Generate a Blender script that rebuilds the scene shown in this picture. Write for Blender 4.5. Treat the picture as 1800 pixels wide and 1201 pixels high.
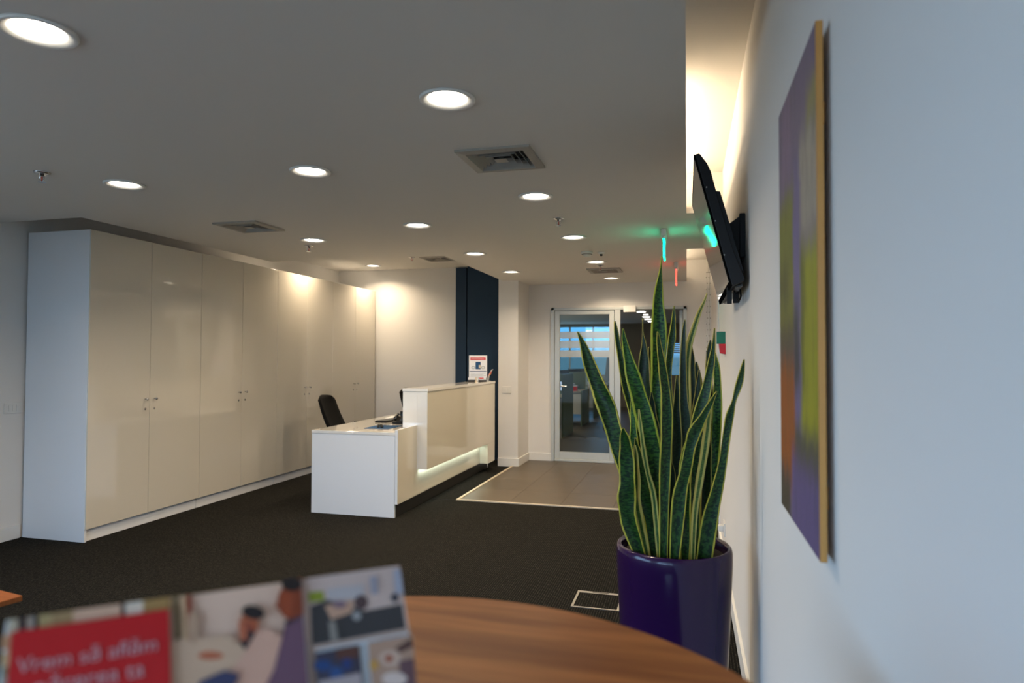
import bpy, bmesh, math, random
from mathutils import Vector, Matrix
from mathutils.geometry import tessellate_polygon
random.seed(7)
S = bpy.context.scene
for o in list(bpy.data.objects): bpy.data.objects.remove(o)
COL = S.collection

# ------------------------------------------------------------ camera
FPX = 1163.74
YAW, PITCH, ROLL = 0.25842611, 0.0255145, 0.00285423
CAM = Vector((0, 0, 1.42))
def cam_axes():
    cy, sy, cp, sp, cr, sr = math.cos(YAW), math.sin(YAW), math.cos(PITCH), math.sin(PITCH), math.cos(ROLL), math.sin(ROLL)
    fwd = Vector((-sy*cp, cy*cp, sp)); right = Vector((cy, sy, 0)); up = right.cross(fwd)
    return right*cr + up*sr, -right*sr + up*cr, fwd
AR, AU, AF = cam_axes()
cd = bpy.data.cameras.new('camera'); cam = bpy.data.objects.new('camera', cd); COL.objects.link(cam)
m = Matrix((AR, AU, -AF)).transposed().to_4x4(); m.translation = CAM; cam.matrix_world = m
cd.sensor_fit = 'HORIZONTAL'; cd.sensor_width = 36; cd.lens = 36*FPX/1800; cd.clip_start = 0.02; cd.clip_end = 200
cd.dof.use_dof = True; cd.dof.focus_distance = 3.6; cd.dof.aperture_fstop = 2.8
S.camera = cam
def ray(x, y): return AR*((x-900)/FPX) - AU*((y-600.5)/FPX) + AF
def atz(x, y, z): d = ray(x, y); return CAM + d*((z-CAM.z)/d.z)
def atx(x, y, X): d = ray(x, y); return CAM + d*(X/d.x)
def aty(x, y, Y): d = ray(x, y); return CAM + d*(Y/d.y)

# ------------------------------------------------------------ colour management, world
S.view_settings.view_transform = 'Standard'; S.view_settings.look = 'None'
S.view_settings.gamma = 1; S.view_settings.use_curve_mapping = False
S.view_settings.exposure = 0.08
W = bpy.data.worlds.new('sky'); S.world = W; W.use_nodes = True
nt = W.node_tree; nt.nodes.clear()
SKY = 9.4
out = nt.nodes.new('ShaderNodeOutputWorld'); bg = nt.nodes.new('ShaderNodeBackground')
tc = nt.nodes.new('ShaderNodeTexCoord'); sx = nt.nodes.new('ShaderNodeSeparateXYZ'); rp = nt.nodes.new('ShaderNodeValToRGB')
nt.links.new(tc.outputs['Generated'], sx.inputs[0]); nt.links.new(sx.outputs['Z'], rp.inputs[0])
e = rp.color_ramp.elements
e[0].position = 0.0; e[0].color = (.13, .16, .18, 1); e[1].position = .02; e[1].color = (.37, .60, .88, 1)
k = e.new(.6); k.color = (.30, .50, .80, 1)
nt.links.new(rp.outputs[0], bg.inputs[0]); bg.inputs[1].default_value = SKY; nt.links.new(bg.outputs[0], out.inputs[0])

DOWN_W = 11.2      # watts per downlight
COVE_W = 9.0
def area(name, loc, rot, sx_, sy_, w, col, shape='RECTANGLE', spread=math.pi):
    l = bpy.data.lights.new(name, 'AREA'); l.shape = shape; l.size = sx_
    if shape in ('RECTANGLE', 'ELLIPSE'): l.size_y = sy_
    l.energy = w; l.color = col; l.spread = spread
    o = bpy.data.objects.new(name, l); COL.objects.link(o); o.location = loc; o.rotation_euler = rot
    return o
p = area('window_daylight_portal', (-1.65, -2.99, 1.43), (math.pi/2, 0, math.pi), 3.1, 1.95, 1, (1, 1, 1)); p.data.cycles.is_portal = True
p = area('window_daylight_portal', (-5.08, -.6, 1.43), (0, -math.pi/2, 0), 1.95, 4.2, 1, (1, 1, 1)); p.data.cycles.is_portal = True
WARM = (1.0, .79, .54)

# ------------------------------------------------------------ materials
M = {}
def mat(name, col, rough=.6, metal=0, coat=0, emit=None, es=0, spec=.5, bump=None, var=None):
    mt = bpy.data.materials.new(name); mt.use_nodes = True; n = mt.node_tree; b = n.nodes['Principled BSDF']
    b.inputs['Base Color'].default_value = (*col, 1); b.inputs['Roughness'].default_value = rough
    b.inputs['Metallic'].default_value = metal; b.inputs['Coat Weight'].default_value = coat
    b.inputs['Coat Roughness'].default_value = .03; b.inputs['Specular IOR Level'].default_value = spec
    if emit: b.inputs['Emission Color'].default_value = (*emit, 1); b.inputs['Emission Strength'].default_value = es
    if bump or var:
        tc = n.nodes.new('ShaderNodeTexCoord'); nz = n.nodes.new('ShaderNodeTexNoise')
        nz.inputs['Scale'].default_value = (bump or var)[0]; nz.inputs['Detail'].default_value = 5
        n.links.new(tc.outputs['Object'], nz.inputs['Vector'])
        if bump:
            bp = n.nodes.new('ShaderNodeBump'); bp.inputs['Strength'].default_value = bump[1]; bp.inputs['Distance'].default_value = .002
            n.links.new(nz.outputs['Fac'], bp.inputs['Height']); n.links.new(bp.outputs[0], b.inputs['Normal'])
        if var:
            nz2 = n.nodes.new('ShaderNodeTexNoise'); nz2.inputs['Scale'].default_value = var[0]; nz2.inputs['Detail'].default_value = 6
            n.links.new(tc.outputs['Object'], nz2.inputs['Vector'])
            mx = n.nodes.new('ShaderNodeMix'); mx.data_type = 'RGBA'; n.links.new(nz2.outputs['Fac'], mx.inputs['Factor'])
            mx.inputs['A'].default_value = (*[c*(1-var[1]) for c in col], 1); mx.inputs['B'].default_value = (*[min(1, c*(1+var[1])) for c in col], 1)
            n.links.new(mx.outputs['Result'], b.inputs['Base Color'])
    M[name] = mt; return mt
mat('wall', (.74, .72, .69), .75, bump=(160, .12), var=(1.5, .02))
mat('ceiling', (.72, .69, .64), .85, bump=(120, .08))
mat('skirting', (.75, .74, .71), .45, var=(3, .02))
mat('gloss_door', (.63, .59, .51), .07, coat=1.0, var=(.8, .01))
mat('white_laminate', (.74, .75, .77), .28, var=(2, .01))
mat('gloss_white', (.74, .72, .68), .07, coat=.5, var=(1, .01))
mat('gloss_cream', (.66, .61, .50), .08, coat=.6, var=(1, .01))
mat('plinth', (.035, .034, .032), .35, metal=.3, var=(8, .1))
mat('navy', (.012, .034, .068), .5, spec=.3, var=(5, .06))
mat('black', (.006, .006, .007), .55, spec=.25, var=(20, .1))
mat('black_gloss', (.012, .013, .014), .06, coat=.5, var=(3, .05))
mat('matte_black', (.004, .004, .004), .95, spec=0, var=(20, .1))
mat('tv_plastic', (.008, .008, .009), .42, spec=.25, var=(20, .05))
mat('chrome', (.65, .65, .66), .18, metal=1, var=(30, .03))
mat('steel', (.42, .40, .36), .35, metal=1, var=(40, .06))
mat('aluminium', (.52, .54, .52), .38, metal=.25, var=(10, .03))
mat('duct', (.03, .03, .03), .7, var=(6, .2))
mat('vent_metal', (.34, .32, .28), .45, var=(5, .03))
mat('ring', (.74, .73, .70), .35, var=(5, .02))
mat('reflector', (.9, .9, .88), .3, metal=.5, var=(4, .02))
mat('red_bulb', (.5, .02, .01), .2, var=(9, .1))
mat('plastic_white', (.72, .71, .68), .4, var=(9, .02))
mat('beige_trim', (.62, .52, .38), .4, metal=.2, var=(9, .05))
mat('pot', (.018, .004, .038), .18, coat=.12, spec=.35, var=(2, .1))
mat('soil', (.018, .012, .008), .95, bump=(60, 1), var=(40, .5))
mat('wood_edge', (.60, .28, .065), .5, var=(14, .12))
mat('paper', (.80, .80, .80), .6, var=(4, .02))
mat('card_white', (.80, .80, .82), .35, var=(4, .02))
mat('red', (.62, .012, .020), .4, var=(3, .04))
mat('sign_green', (.0, .17, .09), .35, var=(9, .04))
mat('mat_blue', (.02, .075, .18), .75, spec=.2, var=(9, .05))
mat('fabric_black', (.004, .004, .004), .8, spec=.15, bump=(300, .3), var=(90, .2))
mat('cloth_dark', (.02, .022, .028), .9, var=(20, .2))
mat('skin', (.45, .25, .17), .5, var=(10, .05))
mat('hair', (.02, .012, .008), .6, var=(60, .3))
mat('screen_green', (.16, .22, .15), .25, var=(3, .05))
mat('desk_top', (.5, .47, .42), .3, var=(3, .03))
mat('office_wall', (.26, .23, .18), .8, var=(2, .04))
mat('clear_plastic', (.6, .62, .62), .15, var=(3, .03))
mat('orange', (.8, .30, .06), .5, var=(9, .05))
mat('lamp_emit', (1, 1, 1), .5, emit=(1, .90, .74), es=22)
mat('office_lamp', (1, 1, 1), .5, emit=(1, .93, .82), es=9)
mat('led_green', (0, .3, .2), .3, emit=(.0, 1, .50), es=5)
mat('led_red', (.3, 0, 0), .3, emit=(1, .06, .04), es=3.5)
mat('led_white', (.9, .9, .9), .3, emit=(.7, 1, .9), es=1.3)
mat('tube', (1, 1, 1), .5, emit=(1, .82, .6), es=6)

def glass(name, tint, refl=.08, op=0.0):
    mt = bpy.data.materials.new(name); mt.use_nodes = True; n = mt.node_tree; n.nodes.clear()
    o = n.nodes.new('ShaderNodeOutputMaterial'); t = n.nodes.new('ShaderNodeBsdfTransparent'); g = n.nodes.new('ShaderNodeBsdfGlossy')
    fr = n.nodes.new('ShaderNodeFresnel'); fr.inputs[0].default_value = 1.5; mx = n.nodes.new('ShaderNodeMixShader')
    t.inputs[0].default_value = (*tint, 1); g.inputs['Roughness'].default_value = .02
    n.links.new(fr.outputs[0], mx.inputs[0]); n.links.new(t.outputs[0], mx.inputs[1]); n.links.new(g.outputs[0], mx.inputs[2])
    if op:
        d = n.nodes.new('ShaderNodeBsdfDiffuse'); d.inputs[0].default_value = (.7, .72, .70, 1); m2 = n.nodes.new('ShaderNodeMixShader')
        m2.inputs[0].default_value = op; n.links.new(mx.outputs[0], m2.inputs[1]); n.links.new(d.outputs[0], m2.inputs[2]); n.links.new(m2.outputs[0], o.inputs[0])
    else: n.links.new(mx.outputs[0], o.inputs[0])
    M[name] = mt
glass('glass', (.90, .95, .93)); glass('solar_glass', (.22, .34, .40)); glass('frosted', (.8, .85, .83), op=.55)

class NT:
    def __init__(s, name, rough=.5, coat=0):
        s.m = bpy.data.materials.new(name); s.m.use_nodes = True; s.n = s.m.node_tree; s.b = s.n.nodes['Principled BSDF']
        s.b.inputs['Roughness'].default_value = rough; s.b.inputs['Coat Weight'].default_value = coat; M[name] = s.m
    def node(s, t, ins=None, **kw):
        x = s.n.nodes.new(t)
        for a, v in kw.items(): setattr(x, a, v)
        for a, v in (ins or {}).items():
            if hasattr(v, 'is_linked') or isinstance(v, bpy.types.NodeSocket): s.n.links.new(v, x.inputs[a])
            else: x.inputs[a].default_value = v
        return x
    def math(s, op, a, b=0.0, c=None):
        d = {0: a, 1: b}
        if c is not None: d[2] = c
        return s.node('ShaderNodeMath', d, operation=op).outputs[0]
    def mix(s, f, a, b):
        A = (*a, 1) if isinstance(a, tuple) else a; B = (*b, 1) if isinstance(b, tuple) else b
        return s.node('ShaderNodeMix', {'Factor': f, 'A': A, 'B': B}, data_type='RGBA').outputs['Result']
    def noise(s, vec, scale, detail=4, rough=.5):
        return s.node('ShaderNodeTexNoise', {'Vector': vec, 'Scale': scale, 'Detail': detail, 'Roughness': rough}).outputs['Fac']
    def smooth(s, x, a, b):
        return s.node('ShaderNodeMapRange', {'Value': x, 'From Min': a, 'From Max': b}, interpolation_type='SMOOTHSTEP').outputs['Result']
    def mapv(s, vec, scale=(1, 1, 1), loc=(0, 0, 0), rot=(0, 0, 0)):
        return s.node('ShaderNodeMapping', {'Vector': vec, 'Scale': scale, 'Location': loc, 'Rotation': rot}).outputs[0]
# carpet: fine ribs along the room
c = NT('carpet', .95); oc = c.node('ShaderNodeTexCoord').outputs['Object']
wv = c.node('ShaderNodeTexWave', {'Vector': oc, 'Scale': 22.0, 'Distortion': 2.0, 'Detail': 3.0, 'Detail Scale': 4.0}, bands_direction='X').outputs['Fac']
nz = c.noise(c.mapv(oc, (1, .35, 1)), 160, 3); nb = c.noise(oc, 1.6, 3)
f1 = c.math('MULTIPLY', c.smooth(wv, .5, 1.0), c.smooth(nz, .35, .7))
colr = c.mix(f1, (.009, .0088, .008), (.066, .060, .050)); colr = c.mix(c.math('MULTIPLY', nb, .35), colr, (.008, .0077, .007))
c.n.links.new(colr, c.b.inputs['Base Color']); c.b.inputs['Specular IOR Level'].default_value = .04
bp = c.node('ShaderNodeBump', {'Height': c.math('ADD', nz, wv), 'Strength': .5, 'Distance': .004}); c.n.links.new(bp.outputs[0], c.b.inputs['Normal'])
# stone tiles: cloudy brown grey, tone differs per tile object
for nm, t in (('tile_a', 1.0), ('tile_b', .84), ('tile_c', 1.12)):
    c = NT(nm, .42); oc = c.node('ShaderNodeTexCoord').outputs['Object']
    a = c.noise(oc, 3.5, 6, .6); b2 = c.noise(c.mapv(oc, (2, 9, 1)), 3, 4)
    v = c.math('MULTIPLY', c.math('ADD', a, b2), .5)
    r = c.mix(v, (.055*t, .040*t, .026*t), (.125*t, .094*t, .060*t)); c.n.links.new(r, c.b.inputs['Base Color'])
# walnut table
c = NT('walnut', .42, .0); oc = c.node('ShaderNodeTexCoord').outputs['Object']
mp = c.mapv(oc, (1, 14, 1), rot=(0, 0, -.55)); g = c.noise(mp, 2.2, 6, .6); g2 = c.noise(c.mapv(oc, (3, 90, 1), rot=(0, 0, -.55)), 3, 3)
r = c.mix(c.smooth(g, .3, .7), (.28, .082, .021), (.54, .19, .052)); r = c.mix(c.math('MULTIPLY', g2, .35), r, (.10, .034, .013)); c.b.inputs['Specular IOR Level'].default_value = .15; c.n.links.new(r, c.b.inputs['Base Color'])
# sansevieria leaf by UV
def leafmat(nm, edge, dark, light, ew):
    c = NT(nm, .42, .0); c.b.inputs['Specular IOR Level'].default_value = .28; uv = c.node('ShaderNodeTexCoord').outputs['UV']; sp = c.node('ShaderNodeSeparateXYZ', {0: uv})
    u = sp.outputs[0]; d = c.math('ABSOLUTE', c.math('SUBTRACT', u, .5))
    wob = c.math('MULTIPLY', c.math('SUBTRACT', c.noise(c.mapv(uv, (1, 10, 1)), 1.3, 3), .5), .10)
    em = c.smooth(c.math('ADD', d, wob), ew, ew+.03)
    bands = c.noise(c.mapv(uv, (2.2, 60, 1)), 1.3, 4, .65); fac = c.smooth(bands, .42, .58)
    long_ = c.noise(c.mapv(uv, (22, 2, 1)), 1, 3)
    g = c.mix(fac, dark, light); g = c.mix(c.math('MULTIPLY', long_, .35), g, dark)
    r = c.mix(em, g, c.mix(c.noise(c.mapv(uv, (8, 20, 1)), 1, 2), edge, tuple(x*.75 for x in edge)))
    c.n.links.new(r, c.b.inputs['Base Color'])
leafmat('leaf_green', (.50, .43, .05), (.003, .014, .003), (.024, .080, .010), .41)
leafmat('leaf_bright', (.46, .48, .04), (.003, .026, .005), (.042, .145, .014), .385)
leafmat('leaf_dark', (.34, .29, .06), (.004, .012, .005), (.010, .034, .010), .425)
leafmat('leaf_yellow', (.55, .47, .12), (.04, .09, .02), (.10, .17, .04), .20)
# abstract painting by UV
c = NT('painting', .6); uv = c.node('ShaderNodeTexCoord').outputs['UV']
dn = c.noise(uv, 7, 8, .75); dn2 = c.noise(c.mapv(uv, (3, 1, 1), (3, 5, 0)), 7, 5, .65)
sp = c.node('ShaderNodeSeparateXYZ', {0: uv})
U = c.math('ADD', sp.outputs[0], c.math('MULTIPLY', c.math('SUBTRACT', dn, .5), .22)); V = c.math('ADD', sp.outputs[1], c.math('MULTIPLY', c.math('SUBTRACT', dn2, .5), .14))
def box2(u0, u1, v0, v1, s=.05, amp=1.0):
    a = c.math('MULTIPLY', c.smooth(U, u0-s, u0+s), c.smooth(U, u1+s, u1-s)); b_ = c.math('MULTIPLY', c.smooth(V, v0-s, v0+s), c.smooth(V, v1+s, v1-s))
    return c.math('MULTIPLY', c.math('MULTIPLY', a, b_), amp)
streak = c.noise(c.mapv(uv, (26, 3, 1)), 1.5, 5, .7); grit = c.noise(c.mapv(uv, (30, 60, 1)), 3, 5, .8)
r = c.mix(streak, (.10, .06, .13), (.26, .20, .27))
for (a, colr, am) in (((-.3, .45, .42, .76), (.20, .19, .025), 1), ((-.3, .30, .50, .60), (.10, .09, .02), .8), ((-.3, .48, .26, .46), (.10, .07, .02), .8), ((-.3, .50, .08, .36), (.32, .085, .010), 1),
                      ((-.3, .30, -.2, .10), (.06, .045, .012), .9), ((.62, 1.3, .20, .60), (.34, .31, .012), 1), ((.62, 1.3, .62, .84), (.40, .33, .24), .9), ((.62, .72, .30, .60), (.10, .10, .02), .8),
                      ((.80, 1.3, .84, .90), (.36, .30, .03), .8), ((.46, .62, .20, .82), (.17, .13, .27), .85), ((.46, .58, .30, .5), (.03, .035, .012), .85), ((.36, 1.3, -.3, .17), (.13, .09, .21), 1),
                      ((.45, 1.2, .15, .22), (.06, .06, .01), .85), ((.12, .40, .80, 1.1), (.24, .15, .24), .7)):
    r = c.mix(box2(*a, amp=am), r, colr)
r = c.mix(c.math('MULTIPLY', c.smooth(streak, .48, .70), .55), r, (.05, .04, .03)); r = c.mix(c.math('MULTIPLY', c.smooth(grit, .55, .75), .4), r, (.42, .38, .30)); c.n.links.new(r, c.b.inputs['Base Color'])
bp = c.node('ShaderNodeBump', {'Height': grit, 'Strength': .4, 'Distance': .002}); c.n.links.new(bp.outputs[0], c.b.inputs['Normal'])

# ------------------------------------------------------------ mesh helpers
def link(name, me, mats, parent=None, smooth=False, bevel=0, auto=True):
    o = bpy.data.objects.new(name, me); COL.objects.link(o)
    for x in (mats if isinstance(mats, (list, tuple)) else [mats]): me.materials.append(M[x])
    if smooth:
        me.polygons.foreach_set('use_smooth', [True]*len(me.polygons))
    if bevel:
        b = o.modifiers.new('bevel', 'BEVEL'); b.width = bevel; b.segments = 2; b.limit_method = 'ANGLE'
    if parent:
        o.parent = parent; o.location = -parent.location if False else (0, 0, 0)
        o.matrix_parent_inverse = Matrix.Translation(parent.location).inverted() if parent.get('_abs') else Matrix()
    return o
class MB:
    def __init__(s): s.v = []; s.f = []; s.mi = []; s.cur = 0
    def add(s, vs, fs):
        n = len(s.v); s.v += [tuple(x) for x in vs]
        for f in fs: s.f.append([n+i for i in f]); s.mi.append(s.cur)
        return s
    def box(s, a, b, T=None):
        x0, y0, z0 = a; x1, y1, z1 = b
        vs = [Vector(q) for q in ((x0, y0, z0), (x1, y0, z0), (x1, y1, z0), (x0, y1, z0), (x0, y0, z1), (x1, y0, z1), (x1, y1, z1), (x0, y1, z1))]
        if T: vs = [T @ q for q in vs]
        return s.add(vs, [(3, 2, 1, 0), (4, 5, 6, 7), (0, 1, 5, 4), (1, 2, 6, 5), (2, 3, 7, 6), (3, 0, 4, 7)])
    def lathe(s, prof, seg=32, c=(0, 0, 0), T=None, cap=True):
        n = len(prof); vs = []
        for i in range(seg):
            a = 2*math.pi*i/seg
            for r, z in prof: vs.append(Vector((c[0]+r*math.cos(a), c[1]+r*math.sin(a), c[2]+z)))
        if T: vs = [T @ q for q in vs]
        fs = []
        for i in range(seg):
            j = (i+1) % seg
            for k in range(n-1): fs.append((i*n+k, j*n+k, j*n+k+1, i*n+k+1))
        if cap:
            if prof[0][0] > 1e-6: fs.append([i*n for i in range(seg)][::-1])
            if prof[-1][0] > 1e-6: fs.append([i*n+n-1 for i in range(seg)])
        return s.add(vs, fs)
    def tube(s, pts, r, seg=8):
        pts = [Vector(q) for q in pts]; vs = []; n = len(pts)
        for i, q in enumerate(pts):
            d = (pts[min(i+1, n-1)]-pts[max(i-1, 0)]).normalized()
            a = d.cross(Vector((0, 0, 1)) if abs(d.z) < .9 else Vector((1, 0, 0))).normalized(); b = d.cross(a)
            rr = r[i] if isinstance(r, (list, tuple)) else r
            for k in range(seg):
                t = 2*math.pi*k/seg; vs.append(q + a*math.cos(t)*rr + b*math.sin(t)*rr)
        fs = [(i*seg+k, i*seg+(k+1) % seg, (i+1)*seg+(k+1) % seg, (i+1)*seg+k) for i in range(n-1) for k in range(seg)]
        fs += [list(range(seg))[::-1], [(n-1)*seg+k for k in range(seg)]]
        return s.add(vs, fs)
    def prism(s, poly, d):
        d = Vector(d); n = len(poly); vs = [Vector(q) for q in poly] + [Vector(q)+d for q in poly]
        return s.add(vs, [list(range(n))[::-1], [n+i for i in range(n)]] + [(i, (i+1) % n, n+(i+1) % n, n+i) for i in range(n)])
    def build(s, name, mats, parent=None, smooth=False, bevel=0, origin=None):
        me = bpy.data.meshes.new(name)
        vs = s.v
        me.from_pydata(vs, [], s.f); me.update()
        bm = bmesh.new(); bm.from_mesh(me); bmesh.ops.recalc_face_normals(bm, faces=bm.faces); bm.to_mesh(me); bm.free()
        o = link(name, me, mats, parent, smooth, bevel)
        me.polygons.foreach_set('material_index', s.mi)
        if smooth == 'auto':
            pass
        return o
def Bx(name, a, b, mt, parent=None, bevel=0): return MB().box(a, b).build(name, mt, parent, bevel=bevel)
def St(o, **kw): o['kind'] = 'structure'; return o
def tag(o, label, cat, group=None):
    o['label'] = label; o['category'] = cat
    if group: o['group'] = group
    return o
def thing(name, label, cat, loc=(0, 0, 0), rz=0, group=None):
    o = bpy.data.objects.new(name, None); COL.objects.link(o); o.location = loc; o.rotation_euler = (0, 0, rz); o.empty_display_size = .1
    if label: tag(o, label, cat, group)
    return o
# things whose parts are modelled in room coordinates: the Empty sits at loc, its parts are offset back
def thing_abs(name, label, cat, loc, group=None):
    o = thing(name, label, cat, loc, 0, group); o['_abs'] = 1; return o
def copytree(o, parent=None):
    r = o.copy(); COL.objects.link(r)
    if parent: r.parent = parent
    for ch in list(o.children): copytree(ch, r)
    return r
def textmesh(name, s, size, mt, T, parent, ext=.0004, align='LEFT', fit=None):
    cu = bpy.data.curves.new(name, 'FONT'); cu.body = s; cu.size = size; cu.extrude = ext; cu.align_x = align
    t = bpy.data.objects.new(name, cu); COL.objects.link(t)
    dg = bpy.context.evaluated_depsgraph_get(); me = bpy.data.meshes.new_from_object(t.evaluated_get(dg))
    bpy.data.objects.remove(t)
    if fit:
        w_ = max(v.co.x for v in me.vertices)-min(v.co.x for v in me.vertices); me.transform(Matrix.Diagonal((fit/w_, fit/w_, 1, 1)))
    me.transform(T); me.materials.clear()
    return link(name, me, mt, parent)
def sheet(name, outer, holes, z, mt, thick=0):
    """flat horizontal slab with round or square holes"""
    loops = [[Vector((x, y, 0)) for x, y in outer]] + [[Vector((x, y, 0)) for x, y in h] for h in holes]
    tris = tessellate_polygon(loops); pts = [q for l in loops for q in l]
    me = MB(); n = len(pts)
    me.add([(q.x, q.y, z) for q in pts], [list(t) for t in tris])
    if thick:
        me.add([(q.x, q.y, z+thick) for q in pts], [list(t)[::-1] for t in tris])
        k = 0
        for l in loops:
            L = len(l)
            for i in range(L):
                me.f.append([k+i, k+(i+1) % L, n+k+(i+1) % L, n+k+i]); me.mi.append(0)
            k += L
    return me.build(name, mt)

# ------------------------------------------------------------ room shell
XL, XR, H, HU, YB = -5.09, .245, 2.45, 2.73, 9.04
St(Bx('floor', (XL-.3, -3.3, -.1), (2.6, 20.3, 0), 'carpet'))
floor = bpy.data.objects['floor']
LAMPS = [(-1.981, 1.615), (-.917, 2.452), (-3.233, 3.196), (-2.005, 3.222), (-.925, 4.077), (-3.153, 5.127), (-2.015, 4.747), (-.928, 5.538), (-2.013, 6.183), (-2.02, 7.59), (-.931, 7.019), (-.936, 8.481)]
RLAMPS = [(-4.30, 8.55), (-4.28, 7.0)]
VENTS = [(-.92, 3.26), (-3.314, 4.47), (-.92, 7.70)]; RVENTS = [(-3.16, 8.14)]
def circ(x, y, r, n=32): return [(x+r*math.cos(2*math.pi*i/n), y+r*math.sin(2*math.pi*i/n)) for i in range(n)]
def sq(x, y, r): return [(x-r, y-r), (x+r, y-r), (x+r, y+r), (x-r, y+r)]
outer = [(XL, -3), (XR, -3), (XR, -.5), (0, -.5), (0, 4.82), (.30, 4.82), (.30, 6.4), (0, 6.4), (0, YB), (-2.36, YB), (-2.36, 6.2), (-4.31, 6.2), (-4.31, 3.88), (XL, 3.88)]
St(sheet('ceiling', outer, [circ(x, y, .083) for x, y in LAMPS] + [sq(x, y, .15) for x, y in VENTS], H, 'ceiling', .05))
St(sheet('ceiling', [(XL-.2, -3.2), (.6, -3.2), (.6, YB+.1), (XL-.2, YB+.1)], [circ(x, y, .083) for x, y in RLAMPS] + [sq(x, y, .15) for x, y in RVENTS], HU, 'ceiling', .05))
for nm, a, b in (('wall_left', (XL-.15, 1.5, 0), (XL, 9.2, HU)), ('wall_left', (XL-.15, -3.2, 0), (XL, -2.7, HU)), ('wall_left', (XL-.15, -2.7, 0), (XL, 1.5, .45)), ('wall_left', (XL-.15, -2.7, 2.42), (XL, 1.5, HU)), ('wall_right', (XR, -3.2, 0), (XR+.2, 5.42, HU)),
                 ('wall_right', (.31, 5.42, 0), (.445, 9.2, HU)), ('wall_column', (-2.417, 8.44, 0), (-2.148, YB, HU)),
                 ('wall_back', (XL, 9.0, 0), (-2.417, 9.2, HU)), ('wall_back', (-2.417, YB, 0), (-1.825, 9.2, HU)),
                 ('wall_back', (-1.825, YB, 2.12), (0, 9.2, HU)), ('wall_back', (0, YB, 0), (.31, 9.2, HU))):
    St(Bx(nm, a, b, 'wall'))
# wall behind the camera with the window band that brings in the daylight
for a, b in (((XL, -3.15, 0), (XR, -3, .45)), ((XL, -3.15, 2.42), (XR, -3, HU)), ((XL, -3.15, .45), (-3.2, -3, 2.42)), ((-.12, -3.15, .45), (XR, -3, 2.42))):
    St(Bx('wall_front', a, b, 'wall'))
w1 = thing_abs('window_1', None, None, (-2.4, -3.07, .45)); w1['kind'] = 'structure'
for x in (-3.2, -2.2, -1.2, -.16): Bx('window_frame', (x, -3.1, .45), (x+.05, -3.04, 2.42), 'aluminium', w1)
Bx('window_sill', (-3.2, -3.1, .42), (-.1, -2.93, .45), 'skirting', w1)
w4 = thing_abs('window_added', None, None, (XL-.08, -.6, .45)); w4['kind'] = 'structure'  # unseen side window, added to bring more daylight onto the right wall
for y in (-2.7, -1.32, .06, 1.45): Bx('window_frame', (XL-.10, y, .45), (XL-.04, y+.05, 2.42), 'aluminium', w4)
# risers of the raised ceilings, unseen cavity walls added to block leaking cove light
for a, b in (((-.28, -.5, H+.05), (-.25, 4.82, HU)), ((-.28, 6.4, H+.05), (-.25, YB, HU)), ((-.25, -.53, H+.05), (XR, -.5, HU)), ((-.25, 4.82, H+.05), (.31, 4.85, HU)), ((-.25, 6.37, H+.05), (.31, 6.4, HU)),
             ((-2.36, 6.2, H+.05), (-2.33, 8.44, HU)), ((-4.31, 6.17, H+.05), (-2.33, 6.2, HU)), ((-4.31, 3.88, H+.05), (-4.28, 6.2, HU)), ((XL, 3.85, H+.05), (-4.28, 3.88, HU))):
    St(Bx('trim_1', a, b, 'ceiling'))
# navy panels on the back wall of the alcove
St(Bx('wall_panel_navy', (-3.198, 8.94, 0), (-3.040, 9.0, 2.715), 'navy'))
St(Bx('wall_panel_navy', (-3.018, 8.93, 0), (-2.417, 9.0, 2.73), 'navy'))
St(Bx('wall_panel_navy', (-3.040, 8.985, 0), (-3.018, 9.0, 2.72), 'black'))
# skirting
for nm, a, b in (('baseboard_left', (XL, -3, 0), (XL+.015, 4.08, .105)), ('baseboard_right', (XR-.014, -3, 0), (XR, 5.42, .10)),
                 ('baseboard_column', (-2.417, 8.425, 0), (-2.133, 8.44, .107)), ('baseboard_column', (-2.148, 8.44, 0), (-2.133, 9.04, .107)),
                 ('baseboard_back', (-2.133, YB-.015, 0), (-1.825, YB, .107)), ('baseboard_back', (XL+.6, 8.985, 0), (-3.198, 9.0, .107)), ('baseboard_back', (0.0, YB-.015, 0), (.31, YB, .107))):
    St(Bx(nm, a, b, 'skirting', bevel=.002))
# white door frame standing at the end of the right wall
St(Bx('trim_2', (.236, 5.42, 0), (.31, 5.50, 2.45), 'skirting')); St(Bx('trim_2', (.262, 5.62, 0), (.31, 6.3, 2.1), 'skirting', bevel=.003))

# tiled entrance zone: each tile its own piece of the floor, beige metal edging
St(Bx('trim_3', (-2.235, 6.285, 0), (-2.205, 8.425, .012), 'beige_trim', bevel=.001)); St(Bx('trim_3', (-2.205, 6.285, 0), (.31, 6.310, .012), 'beige_trim', bevel=.001))
meshes = {}
ys = [6.312 + i*.607 for i in range(5)]
for i in range(5):
    for j in range(5):
        x0 = -2.203 + i*.507; x1 = min(x0+.505, .308); y0 = ys[j]; y1 = min(y0+.605, 9.4)
        if i == 0 and j == 3: pass
        t = ('tile_c' if i < 1 else 'tile_a') if j != 4 else 'tile_b'
        if random.random() < .25: t = 'tile_a'
        xx0 = max(x0, -2.133) if y0 > 8.5 and i == 0 else x0
        yy1 = min(y1, 9.02) if (x1 > .01 or i == 0) else y1
        Bx('tile', (xx0, y0, .0), (x1, yy1, .006), t, floor, bevel=.001)
Bx('tile', (-5.0, 9.2, 0), (2.3, 19.55, .004), 'tile_b', floor)['kind'] = 'stuff'
fl = Bx('carpet_tile_seam', (-2.5, 6.292, 0), (-2.235, 6.296, .002), 'black', floor)

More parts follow.
